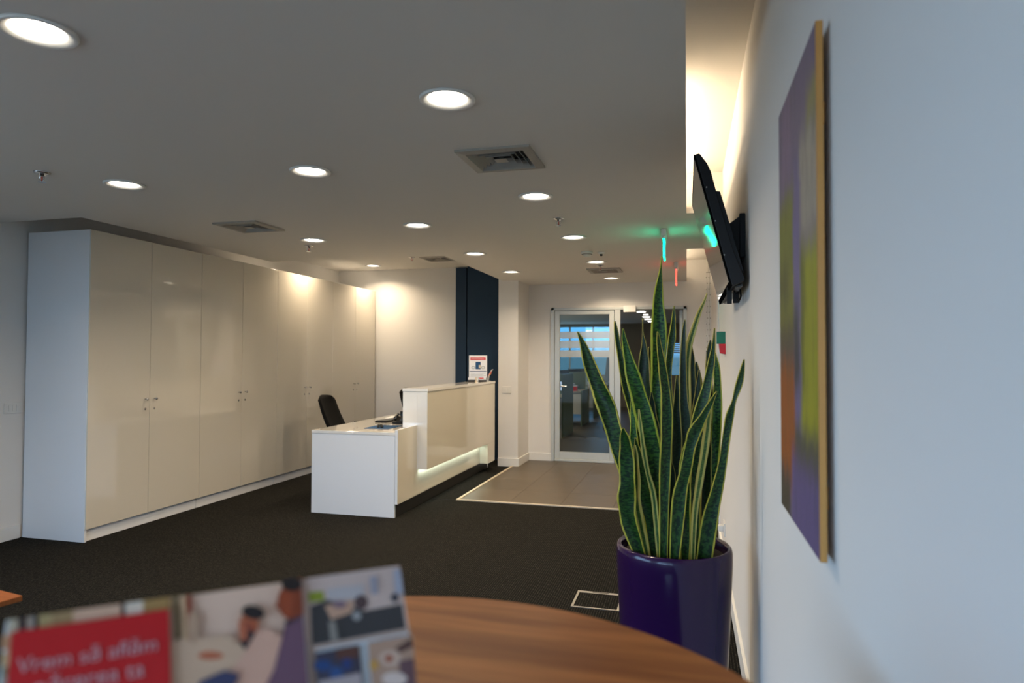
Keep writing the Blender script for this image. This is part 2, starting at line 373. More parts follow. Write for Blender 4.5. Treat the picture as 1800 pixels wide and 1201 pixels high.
# ------------------------------------------------------------ tall cupboards
def make_unit(y0, y1, label, first=False, last=False):
    t = thing_abs('tall_cupboard', label, 'cupboard', (-4.77, (y0+y1)/2, 0), 'tall cupboards along the left wall')
    x0, xf = -5.07, -4.478
    m_ = MB(); m_.box((x0, y0+.02 if first else y0+.001, .09), (xf, y0+.038, 2.405)).box((x0, y1-.019, .09), (xf, y1-.001, 2.405)).box((x0, y0+.02, 2.387), (xf, y1-.01, 2.405)).box((x0, y0+.02, .09), (xf, y1-.01, .108)).box((x0, y0+.02, .1), (x0+.01, y1-.01, 2.4))
    m_.build('carcass', 'white_laminate', t)
    Bx('plinth', (x0+.02, y0+.005, 0), (-4.487, y1-.005, .088), 'white_laminate', t, .001)
    if first: Bx('end_panel', (x0, y0, 0), (-4.463, y0+.019, 2.409), 'white_laminate', t, .001)
    ym = (y0+y1)/2
    for a, b, s in ((y0+(.004 if first else .002), ym-.0015, 1), (ym+.0015, y1-.002, -1)):
        d = Bx('door', (-4.475, a, .097), (-4.455, b, 2.41), 'gloss_door', t, .0015)
        yk = ym - s*.05
        T = Matrix.Translation((-4.455, yk, 1.065)) @ Matrix.Rotation(math.pi/2, 4, 'Y')
        MB().lathe([(.005, 0), (.005, .016), (.011, .020), (.012, .026), (.010, .030)], 16, T=T).build('handle', 'chrome', d, 'auto').matrix_parent_inverse = Matrix()
        T = Matrix.Translation((-4.455, yk, .982)) @ Matrix.Rotation(math.pi/2, 4, 'Y')
        lk = MB(); lk.lathe([(.011, 0), (.011, .003), (.0075, .004)], 16, T=T); lk.cur = 1; lk.box((-.0012, -.005, .004), (.0012, .005, .0046), T)
        lk.build('lock', ['chrome', 'black'], d).matrix_parent_inverse = Matrix()
    return t
labs = ['nearest tall white cupboard, its broad end panel facing the viewer', 'second tall white cupboard from the near end of the row', 'third tall white cupboard, behind the near end of the desk', 'farthest tall white cupboard, against the back wall']
yy = [4.095, 5.315, 6.525, 7.735, 8.94]
for i in range(4): make_unit(yy[i], yy[i+1], labs[i], i == 0, i == 3)

# ------------------------------------------------------------ reception desk
desk = thing_abs('reception_desk', 'white reception desk with raised glossy counter and light strip beneath', 'desk', (-2.9, 6.9, 0))
Y0, Y1 = 5.446, 8.30
Bx('worktop', (-3.348, Y0, .729), (-2.513, Y1, .755), 'gloss_white', desk, .001)
Bx('end_panel', (-3.345, Y0+.002, 0), (-2.516, Y0+.027, .727), 'white_laminate', desk, .001)
Bx('end_panel', (-3.345, Y1-.027, 0), (-2.516, Y1-.002, .727), 'white_laminate', desk, .001)
fm = MB(); fm.box((-2.512, Y0, .12), (-2.489, Y1, .780)).build('front_panel', 'white_laminate', desk, bevel=.001)
Bx('front_facing', (-2.489, Y0+.003, .12), (-2.485, Y1, .780), 'gloss_cream', desk)
Bx('plinth', (-2.56, Y0+.028, 0), (-2.518, Y1, .119), 'plinth', desk)
B0, B1 = 5.879, 8.155
cb = MB(); cb.box((-2.634, B0, .757), (-2.485, B1, 1.10)).box((-2.485, B0, .364), (-2.386, B1, 1.10))
cb.build('counter_box', 'gloss_white', desk, bevel=.001)
Bx('counter_facing', (-2.386, B0+.002, .364), (-2.381, B1, 1.10), 'gloss_cream', desk)
Bx('counter_facing', (-2.484, 7.85, .12), (-2.3812, B1, .363), 'gloss_cream', desk)
Bx('counter_top', (-2.638, B0-.004, 1.102), (-2.376, B1+.004, 1.130), 'gloss_white', desk, .0015)
Bx('drawer_pedestal', (-3.2, 7.5, .02), (-2.7, 7.95, .70), 'white_laminate', desk, .002)
Bx('light_strip', (-2.483, B0+.03, .358), (-2.465, 7.84, .3635), 'led_white', desk)
l = area('led_strip_lamp', (-2.455, (B0+7.84)/2, .355), (0, math.radians(12), 0), .02, 1.9, 2.2, (.85, 1, .88)); l['kind'] = 'structure'

# things on the worktop
ZT = .756
tag(Bx('mouse_pad', (-2.95, 5.70, ZT), (-2.70, 6.02, ZT+.003), 'mat_blue', None, .001), 'flat dark blue mouse pad near the front end of the worktop', 'mouse pad')
mo = thing('computer_mouse', 'black computer mouse lying on the blue pad', 'mouse', (-2.83, 5.80, ZT+.0035), .5)
mm = MB()
vs = []; fs = []
for i in range(9):
    for j in range(13):
        a = math.pi*j/12; t = i/8; r = .031*math.sqrt(max(0.02, 1-(2*t-1)**2*.95)); vs.append((r*math.cos(a), (t-.5)*.11, .036*math.sin(a)*(math.sin(math.pi*(t*.8+.12))**.6)))
for i in range(8):
    for j in range(12): fs.append((i*13+j, i*13+j+1, (i+1)*13+j+1, (i+1)*13+j))
fs += [list(range(13)), [8*13+j for j in range(13)][::-1], [i*13 for i in range(9)]+[i*13+12 for i in range(8, -1, -1)]]
mm.add(vs, fs).build('shell', 'black_gloss', mo, True); MB().lathe([(.004, -.003), (.008, -.002), (.008, .002), (.004, .003)], 12, T=Matrix.Translation((0, .032, .030)) @ Matrix.Rotation(math.pi/2, 4, 'Y')).build('scroll_wheel', 'black', mo)
MB().tube([(0, .055, .01), (.02, .10, .004), (.09, .16, .003), (.10, .26, .003)], .0018, 6).build('cable', 'black', mo)
ph = thing('desk_phone', 'black desk telephone with tilted display beside the counter', 'telephone', (-2.80, 6.28, ZT+.0005), .25)
T = Matrix.Rotation(math.radians(0), 4, 'X')
MB().prism([(-.10, -.10, 0), (-.10, .10, 0), (-.10, .10, .06), (-.10, -.10, .018)], (.20, 0, 0)).build('base', 'black', ph, bevel=.004)
MB().tube([(-.075, -.09, .050), (-.075, -.06, .062), (-.075, .05, .082), (-.075, .09, .078)], [.020, .015, .015, .021], 12).build('handset', 'black_gloss', ph, True)
MB().box((-.05, .06, .06), (.07, .075, .115)).build('display', 'black_gloss', ph, bevel=.002)
kp = MB()
for i in range(4):
    for j in range(3): kp.box((-.03+j*.032, -.07+i*.028, .027+i*.0058), (-.008+j*.032, -.052+i*.028, .034+i*.0058))
kp.build('keypad', 'plinth', ph)
kb = thing('keyboard', 'black keyboard on the worktop behind the telephone', 'keyboard', (-3.03, 6.45, ZT+.0005), math.pi/2-.1)
MB().box((-.20, -.065, 0), (.20, .065, .016)).build('housing', 'black', kb, bevel=.003)
k = MB()
for i in range(14):
    for j in range(5): k.box((-.19+i*.027, -.055+j*.022, .016), (-.167+i*.027, -.037+j*.022, .021))
ko = k.build('keys', 'black_gloss', kb); ko['kind'] = 'stuff'
for i, (x, y, r) in enumerate(((-3.14, 6.86, .2), (-3.10, 7.12, -.3))):
    o = Bx('paper_sheet', (-.105, -.148, 0), (.105, .148, .0012), 'paper'); o.location = (x, y, ZT+.0005); o.rotation_euler[2] = r
    tag(o, ['white paper sheet lying on the worktop nearer the viewer', 'white paper sheet on the worktop, farther back of the two'][i], 'paper', 'loose papers on the worktop')
o = Bx('sticky_notes', (-.038, -.038, 0), (.038, .038, .010), 'orange', None, .001); o.location = (-2.83, 6.72, ZT+.0005); tag(o, 'small orange pad of notes beside the counter', 'notepad')

# things on the counter
ZC = 1.1305
ps = thing('poster_stand', 'upright leaflet poster with red header standing on the raised counter', 'poster stand', (-2.535, 7.93, ZC), .26)
def on_card(name, a, b, mt, lay=1):
    return Bx(name, (a[0], -.0025-lay*.0004, a[1]), (b[0], -.0025-(lay-1)*.0004, b[1]), mt, ps)
Bx('sheet', (-.115, -.0025, .005), (.112, .0025, .325), 'card_white', ps)
Bx('stand_foot', (-.105, -.04, 0), (.105, .045, .006), 'clear_plastic', ps, .001)
on_card('red_header', (-.097, .268), (.095, .302), 'red')
on_card('blue_folder_print', (-.033, .152), (.032, .245), 'mat_blue')
on_card('blue_rule_print', (-.105, .120), (.104, .130), 'mat_blue')
for r_, cx_ in ((.024, -.06), (.024, .062)):
    MB().lathe([(r_*.6, 0), (r_, 0)], 20, T=Matrix.Translation((cx_, -.0035, .172)) @ Matrix.Rotation(math.pi/2, 4, 'X') @ Matrix.Diagonal((1, .8, 1, 1)), cap=False).build('ring_print', 'steel', ps)
on_card('beige_print', (.008, .165), (.038, .205), 'beige_trim', 2)
tl = MB()
for i in range(5): tl.box((-.098, -.0031, .098-i*.014), (.095-.03*(i % 2), -.0025, .102-i*.014))
tl.build('text_lines_print', 'steel', ps)
hl = MB().box((-.088, -.0034, .290), (.05, -.0029, .293)).box((-.088, -.0034, .281), (.080, -.0029, .284)); hl.build('header_line_print', 'card_white', ps)
def holder(name, label, x, y, rz, mt, red=False):
    t = thing(name, label, 'card holder', (x, y, ZC), rz)
    MB().box((-.05, -.03, 0), (.05, .03, .008)).box((-.05, -.032, .008), (.05, -.029, .022)).box((-.05, .022, .008), (.05, .026, .05)).build('tray', 'black', t, bevel=.001)
    for q in range(3): Bx('business_card', (-.044, -.022+q*.012, .009), (.044, -.014+q*.012, .052), 'card_white', t)
    if red: Bx('red_print', (-.040, -.0228, .036), (.015, -.0221, .050), 'red', t)
    return t
holder('card_holder', 'small holder of plain white cards in front of the poster', -2.585, 7.83, .26, 0)
holder('card_holder', 'small holder of white cards with a red stripe, right of its twin', -2.455, 7.86, .26, 0, True)
pn = thing('desk_ornament', 'small beige block standing between the two card holders', 'ornament', (-2.518, 7.79, ZC)); MB().lathe([(.014, 0), (.014, .004), (.008, .008), (.008, .052), (.010, .056), (0, .058)], 16).build('post', 'beige_trim', pn, True)
br = thing('brochure_holder', 'curved clear holder of brochures right of the poster', 'brochure holder', (-2.405, 8.04, ZC), .1)
def curved(x0, off, h0, h1, th):
    pts = []
    for i in range(7):
        t = i/6; z = h0+(h1-h0)*t; pts.append((x0+off+.055*t*t, z))
    m_ = MB(); n = 7; vs = []
    for (x, z) in pts: vs += [(x, -.05, z), (x, .05, z), (x+th, -.05, z), (x+th, .05, z)]
    fs = [(0, 1, 3, 2), (24, 26, 27, 25)]
    for i in range(6):
        a = i*4; fs += [(a, a+4, a+5, a+1), (a+2, a+3, a+7, a+6), (a, a+2, a+6, a+4), (a+1, a+5, a+7, a+3)]
    return m_.add(vs, fs)
curved(-.03, 0, .004, .15, .004).build('back_plate', 'clear_plastic', br, True)
MB().box((-.05, -.05, 0), (.0, .05, .004)).build('foot', 'clear_plastic', br)
for q, mt_ in enumerate(('mat_blue', 'red', 'orange')): curved(-.034, -.006*(q+1), .006, .135-.02*q, .003).build('brochure', mt_, br, True)

# office chairs
def chair(label, x, y, rz):
    t = thing('office_chair', label, 'chair', (x, y, 0), rz, 'office chairs behind the reception desk')
    # local: faces +x
    vs = []; n, k = 12, 8
    for s_ in (0, 1):
        for i in range(n+1):
            t_ = i/n; z = .52+.48*t_; xb = -.18-.22*t_-.02*math.sin(math.pi*t_)
            hw = .225*(1-.10*t_)*(1 if t_ < .9 else math.sqrt(max(0, 1-((t_-.9)/.1)**2))*.35+.65)
            for j in range(k+1):
                u = -1+2*j/k; vs.append((xb+.03*u*u-(.045 if s_ else 0)*(1-.5*t_), u*hw, z-(.012*u*u if t_ > .9 else 0)))
    N = (n+1)*(k+1); fs = []
    for i in range(n):
        for j in range(k):
            a = i*(k+1)+j; fs += [(a, a+1, a+k+2, a+k+1), (N+a, N+a+k+1, N+a+k+2, N+a+1)]
    for i in range(n):
        for j in (0, k): a = i*(k+1)+j; fs.append((a, a+k+1, N+a+k+1, N+a))
    for j in range(k):
        for i in (0, n): a = i*(k+1)+j; fs.append((a, a+1, N+a+1, N+a))
    MB().add(vs, fs).build('backrest', 'fabric_black', t, True)
    MB().lathe([(0, .44), (.20, .44), (.235, .46), (.24, .49), (.22, .515), (0, .52)], 28, T=Matrix.Diagonal((1, 1, 1, 1))).build('seat', 'fabric_black', t, True)
    MB().tube([(-.10, 0, .44), (-.24, 0, .45), (-.275, 0, .52), (-.29, 0, .62)], .022, 10).build('back_support', 'black', t, True)
    MB().lathe([(.05, .09), (.05, .12), (.026, .13), (.026, .30), (.016, .31), (.016, .44)], 16).build('gas_column', 'chrome', t, 'auto')
    for i in range(5):
        a = i*2*math.pi/5+.3; c_, s_ = math.cos(a), math.sin(a)
        lg = MB().tube([(.03*c_, .03*s_, .105), (.28*c_, .28*s_, .075)], [.022, .014], 8).build('leg', 'black', t)
        MB().lathe([(.018, -.012), (.026, -.008), (.026, .008), (.018, .012)], 14, T=Matrix.Translation((.285*c_, .285*s_, .027)) @ Matrix.Rotation(a+math.pi/2, 4, 'Z') @ Matrix.Rotation(math.pi/2, 4, 'Y')).build('castor', 'black', lg)
    for s_ in (-1, 1):
        MB().tube([(-.05, s_*.22, .47), (-.05, s_*.27, .50), (-.05, s_*.28, .66)], .013, 8).box((-.14, s_*.28-.03, .655), (.10, s_*.28+.03, .68)).build('armrest', 'black', t)
chair('black office chair at the near end of the reception desk', -3.60, 6.80, .12)
chair('black office chair mostly hidden behind the raised counter', -3.45, 8.60, -.3)

# ------------------------------------------------------------ ceiling fittings
first = None
lamplabs = ['large recessed ceiling light at the top left corner of the photo', 'recessed ceiling light nearest the viewer above the room middle, before the square vent',
 'recessed ceiling light at far left beside the sprinkler', 'recessed ceiling light second in the middle row, left of the near square vent', 'recessed ceiling light just beyond the near square vent',
 'recessed ceiling light by the left sprinkler near the cupboards', 'recessed ceiling light third in the middle row', 'recessed ceiling light between sprinkler and smoke detector', 'recessed ceiling light in front of the raised alcove ceiling',
 'recessed ceiling light over the navy wall and white column', 'recessed ceiling light between smoke detector and far vent', 'recessed ceiling light closest to the glass doors', 'recessed light in the raised alcove ceiling by the farthest cupboard', 'recessed alcove light above the third cupboard, hidden by the ceiling edge']
for i, (x, y, z) in enumerate([(*q, H) for q in LAMPS] + [(*q, HU) for q in RLAMPS]):
    if first is None:
        t = thing('ceiling_light', lamplabs[0], 'ceiling light', (x, y, z), 0, 'recessed ceiling lights')
        MB().lathe([(.079, .001), (.082, -.002), (.092, -.006), (.105, -.011), (.110, -.009), (.112, 0), (.083, .0005), (.0815, .002), (.079, .002)], 48, cap=False).build('trim_ring', 'ring', t, True)
        MB().lathe([(.079, .001), (.074, .03), (.062, .075), (.055, .10)], 40, cap=False).build('reflector', 'reflector', t, True)
        MB().lathe([(0, .002), (.045, .003), (.056, .010), (.056, .08), (.040, .094), (0, .098)], 24).build('lamp', 'lamp_emit', t, True)
        first = t
    else:
        t = copytree(first); t.location = (x, y, z); t['label'] = lamplabs[i]
    a = area('downlight_lamp', (x, y, z-.001), (0, 0, 0), .06, .06, DOWN_W*(1.2 if i >= 12 else 1), WARM, 'DISK', math.radians(140))
t = None; vf = None
vlabs = ['square louvred ceiling vent nearest the viewer', 'square louvred ceiling vent above the cupboards', 'square louvred ceiling vent near the glass doors', 'square louvred vent in the raised alcove ceiling']
for i, (x, y, z) in enumerate([(*q, H) for q in VENTS] + [(*q, HU) for q in RVENTS]):
    if vf is None:
        t = thing('ceiling_vent', vlabs[0], 'vent', (x, y, z), 0, 'square ceiling vents')
        def ring(m_, r0, z0, r1, z1, th=.002):
            a = [(-r0, -r0, z0), (r0, -r0, z0), (r0, r0, z0), (-r0, r0, z0), (-r1, -r1, z1), (r1, -r1, z1), (r1, r1, z1), (-r1, r1, z1)]
            b = [(p_[0]*(1+.012), p_[1]*(1+.012), p_[2]+th) for p_ in a]
            m_.add(a+b, [(i_, (i_+1) % 4, 4+(i_+1) % 4, 4+i_) for i_ in range(4)] + [(8+i_, 12+i_, 12+(i_+1) % 4, 8+(i_+1) % 4) for i_ in range(4)] + [(i_, 8+i_, 8+(i_+1) % 4, (i_+1) % 4) for i_ in range(4)] + [(4+i_, 4+(i_+1) % 4, 12+(i_+1) % 4, 12+i_) for i_ in range(4)])
            return m_
        fr = MB(); r0, r1 = .190, .148
        v = []
        for (r, zz) in ((r0, 0), (r0, -.012), (r1, -.016), (r1-.02, .025), (r1-.022, .025), (r1-.002, -.002)): v += [(-r, -r, zz), (r, -r, zz), (r, r, zz), (-r, r, zz)]
        fr.add(v, [(k_*4+i_, k_*4+(i_+1) % 4, k_*4+4+(i_+1) % 4, k_*4+4+i_) for k_ in range(5) for i_ in range(4)])
        fr.build('frame', 'vent_metal', t)
        MB().box((-.149, -.149, .04), (.149, .149, .12)).build('duct', 'duct', t)
        for r in (.122, .094, .066): ring(MB(), r, -.010, r-.013, .016).build('louvre', 'vent_metal', t)
        MB().add([(-.032, -.032, -.012), (.032, -.032, -.012), (.032, .032, -.012), (-.032, .032, -.012), (0, 0, .008)], [(0, 1, 4), (1, 2, 4), (2, 3, 4), (3, 0, 4), (3, 2, 1, 0)]).build('centre_louvre', 'vent_metal', t)
        vf = t
    else:
        t = copytree(vf); t.location = (x, y, z); t['label'] = vlabs[i]
sf = None
slabs = ['chrome ceiling sprinkler at far left beside a ceiling light', 'chrome ceiling sprinkler past the near vent, over the room middle', 'chrome ceiling sprinkler in front of the cupboards', 'chrome ceiling sprinkler just before the far vent', 'chrome sprinkler in the raised alcove ceiling beside its vent']
for i, (x, y, z) in enumerate(((-3.472, 2.874, H), (-.908, 4.767, H), (-3.354, 5.378, H), (-.92, 7.265, H), (-3.443, 7.935, HU))):
    if sf is None:
        t = thing('sprinkler', slabs[0], 'sprinkler', (x, y, z), 0, 'ceiling sprinklers')
        MB().lathe([(.042, 0), (.040, -.006), (.022, -.010), (.014, -.012), (.014, -.022), (.009, -.024), (0, -.024)], 24).build('escutcheon', 'chrome', t, True)
        MB().tube([(.012, 0, -.022), (.017, 0, -.034), (.004, 0, -.052)], .003, 6).tube([(-.012, 0, -.022), (-.017, 0, -.034), (-.004, 0, -.052)], .003, 6).build('frame_arms', 'chrome', t)
        MB().lathe([(0, -.024), (.0035, -.026), (.0035, -.048), (0, -.05)], 10).build('bulb', 'red_bulb', t)
        MB().lathe([(0, -.051), (.018, -.053), (.020, -.055), (0, -.056)], 16).build('deflector', 'chrome', t)
        sf = t
    else:
        t = copytree(sf); t.location = (x, y, z); t['label'] = slabs[i]
t = thing('smoke_detector', 'white round smoke detector on the ceiling between two lights', 'smoke detector', (-.93, 6.34, H))
MB().lathe([(0, 0), (.055, 0), (.058, -.012), (.055, -.022), (.050, -.024), (.044, -.030), (.030, -.046), (.014, -.05), (0, -.05)], 32).build('housing', 'plastic_white', t, True)
MB().lathe([(.0505, -.0225), (.0515, -.0245), (.047, -.0285), (.045, -.0285)], 32, cap=False).build('sensing_slot', 'black', t)
t2 = thing('call_indicator', 'small white ceiling indicator with dark lens beside the smoke detector', 'indicator', (-.80, 6.40, H)); MB().lathe([(0, 0), (.035, 0), (.035, -.010), (.028, -.018), (0, -.018)], 24).build('base', 'plastic_white', t2, True); MB().lathe([(.014, -.018), (.012, -.034), (0, -.038)], 16).build('lens', 'black', t2)

# hanging exit signs, seen edge-on
def exit_sign(label, x, y, em, col, w, hgt):
    t = thing_abs('hanging_sign', label, 'sign', (x, y, H))
    Bx('ceiling_box', (x-.020, y-.02, H-.055), (x+.020, y+.24, H), 'plastic_white', t, .004)
    Bx('lamp_housing', (x-.012, y-.01, H-.075), (x+.012, y+.23, H-.055), 'plastic_white', t, .003)
    s_ = Bx('lit_panel', (x-.006, y-.01, H-.075-hgt), (x+.006, y+.25, H-.075), em, t)
    z0 = H-.075-hgt
    for sx_ in (-1, 1):
        xx = x+sx_*.0063
        q = MB()
        def pr_(pts): q.prism([(xx, y+a, z0+b*hgt/.14) for a, b in pts], (sx_*.0008, 0, 0))
        pr_([(.03, .062), (.10, .062), (.10, .045), (.13, .07), (.10, .095), (.10, .078), (.03, .078)])
        pr_([(.16, .02), (.225, .02), (.225, .12), (.16, .12)])
        q.build('arrow_symbol', 'card_white', t)
    return t
exit_sign('green lit hanging sign edge-on, nearer of the two signs', -.175, 5.36, 'led_green', (.0, 1, .5), .9, .145)
exit_sign('red lit hanging sign edge-on, beyond the green one', -.11, 7.25, 'led_red', (1, .10, .05), .35, .15)

# ------------------------------------------------------------ glass door
d1 = thing_abs('door_1', None, None, (-.9, YB, 0)); d1['kind'] = 'structure'
f = MB(); f.box((-1.825, YB-.02, 0), (-1.782, YB+.10, 2.12)).box((-.045, YB-.02, 0), (0, YB+.10, 2.12)).box((-1.825, YB-.02, 2.085), (0, YB+.10, 2.12))
f.build('door_frame', 'aluminium', d1, bevel=.002)
Bx('door_post', (-.948, YB-.01, 0.008), (-.872, YB+.05, 2.085), 'aluminium', d1, .003)
lf = MB(); lf.box((-1.776, YB-.005, .04), (-1.706, YB+.045, 2.08)).box((-1.020, YB-.005, .04), (-.954, YB+.045, 2.08)).box((-1.706, YB-.005, 2.025), (-1.020, YB+.045, 2.08)).box((-1.706, YB-.005, .04), (-1.020, YB+.045, .135))
leafo = lf.build('door_leaf', 'aluminium', d1, bevel=.003)
def sub(o): o.matrix_parent_inverse = Matrix(); return o
sub(Bx('glass_pane', (-1.708, YB+.016, .133), (-1.018, YB+.024, 2.027), 'glass', leafo))
for z0, z1 in ((1.698, 1.791), (1.565, 1.666), (1.440, 1.534)): sub(Bx('frosted_band', (-1.705, YB+.010, z0), (-1.021, YB+.0158, z1), 'frosted', leafo))
sub(MB().box((-1.695, YB-.012, .98), (-1.672, YB-.005, 1.10)).tube([(-1.684, YB-.012, 1.04), (-1.684, YB-.05, 1.04), (-1.60, YB-.055, 1.04)], .009, 8).build('handle', 'chrome', leafo))
Bx('threshold', (-1.776, YB-.03, .007), (-.954, YB-.006, .04), 'aluminium', d1, .004)
MB().box((-.095, YB+.10, .01), (-.055, YB+.9, 2.07)).build('open_door_leaf', 'aluminium', d1, bevel=.003)
t = thing_abs('door_sensor', 'white box-shaped door sensor on the head of the glass door frame', 'sensor', (-.74, YB-.03, 2.04)); Bx('housing', (-.825, YB-.075, 2.045), (-.660, YB-.021, 2.135), 'plastic_white', t, .006)
Bx('sensor_window', (-.79, YB-.077, 2.055), (-.695, YB-.0752, 2.085), 'plastic_white', t)

# ------------------------------------------------------------ switches, call point, socket, ball chain
def plate(name, label, cat, T, w=.13, h=.085, n=3):
    t = thing(name, label, cat); t.matrix_world = T
    MB().box((-w/2, 0, -h/2), (w/2, -.009, h/2)).build('plate', 'plastic_white', t, bevel=.003)
    for i in range(n):
        a = -w*.30 + i*w*.6/n; MB().box((a+.0015, -.009, -h*.28), (a+w*.6/n-.0015, -.0125, h*.28)).build('rocker', 'plastic_white', t, bevel=.001)
    return t
plate('light_switch', 'white light switch on the left wall beside the cupboard end panel', 'switch', Matrix.Translation((XL, 4.015, 1.022)) @ Matrix.Rotation(math.pi/2, 4, 'Z'), .15)
plate('light_switch', 'white double light switch on the column beyond the desk', 'switch', Matrix.Translation((-2.30, 8.44, 1.005)), .12, .09, 2)
cp = thing_abs('call_point', 'green and red emergency call point on the right wall', 'call point', (XR, 4.6, 1.55))
Bx('green_sign', (XR-.055, 4.56, 1.520), (XR, 4.62, 1.600), 'sign_green', cp, .001)
MB().prism([(XR, 4.54, 1.452), (XR-.034, 4.54, 1.458), (XR-.042, 4.54, 1.519), (XR, 4.54, 1.519)], (0, .08, 0)).build('red_break_box', 'red', cp, bevel=.002)
sk = plate('wall_socket', 'white power socket low on the right wall beyond the plant', 'socket', Matrix.Translation((XR, 4.75, .27)) @ Matrix.Rotation(-math.pi/2, 4, 'Z'), .13, .09, 2)
Bx('plug', (-.02, -.045, -.02), (.02, -.0127, .02), 'plastic_white', sk, .004)
bc = thing_abs('hanging_ball_chain', 'thin pair of hanging chains with a dark blue tag in the far right corner', 'chain', (.19, 6.6, H))
ch = MB()
for x in (.187, .212):
    ch.tube([(x, 6.6, 1.50), (x, 6.6, 2.25)], .0018, 5)
    for i in range(13): ch.lathe([(0, -.007), (.006, -.004), (.006, .004), (0, .007)], 6, (x+(.004 if i % 2 else -.004), 6.6, 1.53+i*.056))
o = ch.build('beads', 'steel', bc); MB().tube([(.18, 6.6, 2.25), (.219, 6.6, 2.25)], .004, 6).tube([(.2, 6.6, 2.25), (.2, 6.6, HU)], .002, 5).lathe([(0, HU-.01), (.02, HU-.01), (.02, HU)], 12, (.2, 6.6, 0)).build('hanger', 'steel', bc)
Bx('tag', (.176, 6.597, 1.42), (.196, 6.603, 1.50), 'mat_blue', bc)

# ------------------------------------------------------------ television
TY, TL = 2.80, .935
def tp(x, y): q = aty(x, y, TY); return Vector((q.x, TY, q.z))
tv = thing_abs('television', 'black flat television tilted down on a wall bracket', 'television', (.15, TY+TL/2, 1.72))
body = [tp(*q) for q in ((1222, 271), (1229.5, 269.5), (1243, 287), (1250, 302), (1258, 333), (1288, 436), (1309, 489), (1308.5, 494), (1287, 503))]
MB().prism(body, (0, TL, 0)).build('casing', 'tv_plastic', tv, bevel=.003)
MB().prism([Vector((q.x, TY+.012, q.z)) for q in (tp(1257, 334), tp(1266, 335), tp(1308.5, 478), tp(1298, 474))], (0, TL-.024, 0)).build('rear_cover', 'tv_plastic', tv, bevel=.002)
a, b = body[0], body[-1]; ud = (b-a).normalized(); nn = Vector((-ud.z, 0, ud.x)).normalized()
if nn.x > 0: nn = -nn
hh = (b-a).length
def scr(u0, u1, v0, v1, off, th): # v from the top
    q = [a+ud*v0+Vector((0, u0, 0))+nn*off, a+ud*v1+Vector((0, u0, 0))+nn*off, a+ud*v1+Vector((0, u0, 0))+nn*(off+th), a+ud*v0+Vector((0, u0, 0))+nn*(off+th)]
    return MB().prism(q, (0, u1-u0, 0))
scr(0, TL, 0, hh, .0005, .006).build('bezel', 'matte_black', tv, bevel=.002)
scr(.016, TL-.016, .016, hh-.022, .0066, .0008).build('screen', 'black_gloss', tv)
scr(.05, TL-.05, hh-.001, hh+.006, -.045, .03).build('speaker_grille', 'plinth', tv)
for y_ in (.12, .40, .68): MB().lathe([(.003, 0), (.003, .002)], 8, T=Matrix.Translation(a+Vector((.03, -.0015, -.14-.5*(y_-.12)))+Vector((.12*y_, 0, 0))) @ Matrix.Rotation(math.pi/2, 4, 'X')).build('screw_cap', 'steel', tv)
bk = MB().box((.222, 3.0, 1.86), (XR-.0005, 3.52, 2.05)).build('wall_plate', 'tv_plastic', tv, bevel=.002)
am = MB()
for y_ in (3.02, 3.44): am.prism([(.150, y_, 1.99), (.223, y_, 2.04), (.223, y_, 1.90), (.175, y_, 1.84)], (0, .03, 0))
am.build('tilt_arm', 'tv_plastic', tv)
MB().tube([(.19, 2.98, 1.74), (.20, 2.96, 1.69), (.215, 2.97, 1.665), (.225, 2.99, 1.69), (.22, 3.02, 1.76), (.23, 3.05, 1.86)], .004, 7).build('cable', 'black', tv, True)
MB().box((.165, 2.95, 1.655), (.185, 2.965, 1.725)).build('connector', 'tv_plastic', tv); MB().box((.20, 3.1, 1.67), (.225, 3.12, 1.75)).build('connector', 'tv_plastic', tv)

# ------------------------------------------------------------ painting
pic = thing_abs('abstract_painting', 'tall narrow abstract painting in purple, green and orange on the right wall', 'painting', (.235, 1.49, 1.07))
Bx('panel', (.2205, 1.247, 1.070), (.2325, 1.728, 2.016), 'wood_edge', pic, .001)
me = bpy.data.meshes.new('canvas'); me.from_pydata([(.220, 1.249, 1.072), (.220, 1.726, 1.072), (.220, 1.726, 2.014), (.220, 1.249, 2.014)], [], [(0, 1, 2, 3)])
uvl = me.uv_layers.new(); 
for i, q in enumerate(((1, 0), (0, 0), (0, 1), (1, 1))): uvl.data[i].uv = q
link('canvas', me, 'painting', pic)
Bx('hanging_batten', (.2325, 1.30, 1.85), (XR-.0002, 1.68, 1.89), 'wood_edge', pic); Bx('hanging_batten', (.2325, 1.30, 1.15), (XR-.0002, 1.68, 1.19), 'wood_edge', pic)

# ------------------------------------------------------------ potted snake plant
PX, PY, PR = -.052, 2.6, .213
pl = thing_abs('potted_plant', 'tall snake plant with yellow-edged leaves in a glossy purple pot', 'plant', (PX, PY, 0))
RZ = .722
MB().lathe([(0, .002), (.172, .002), (.180, .010), (.196, .30), (.209, .56), (.2135, .66), (.2135, .700), (.210, .716), (.204, .722), (.197, .720), (.192, .708), (.190, .66), (.188, .60)], 72, (PX, PY, 0), cap=False).build('pot', 'pot', pl, True)
sm = MB(); vs = [(PX, PY, .690)]; fs = []
for i in range(1, 9):
    for j in range(36):
        a_ = 2*math.pi*j/36; r = .189*i/8; vs.append((PX+r*math.cos(a_), PY+r*math.sin(a_), .688+random.uniform(-.005, .006)*(i < 8)-.006*(i/8)))
for j in range(36): fs.append((0, 1+j, 1+(j+1) % 36))
for i in range(7):
    for j in range(36): fs.append((1+i*36+j, 1+(i+1)*36+j, 1+(i+1)*36+(j+1) % 36, 1+i*36+(j+1) % 36))
sm.add(vs, fs).build('soil', 'soil', pl, True)
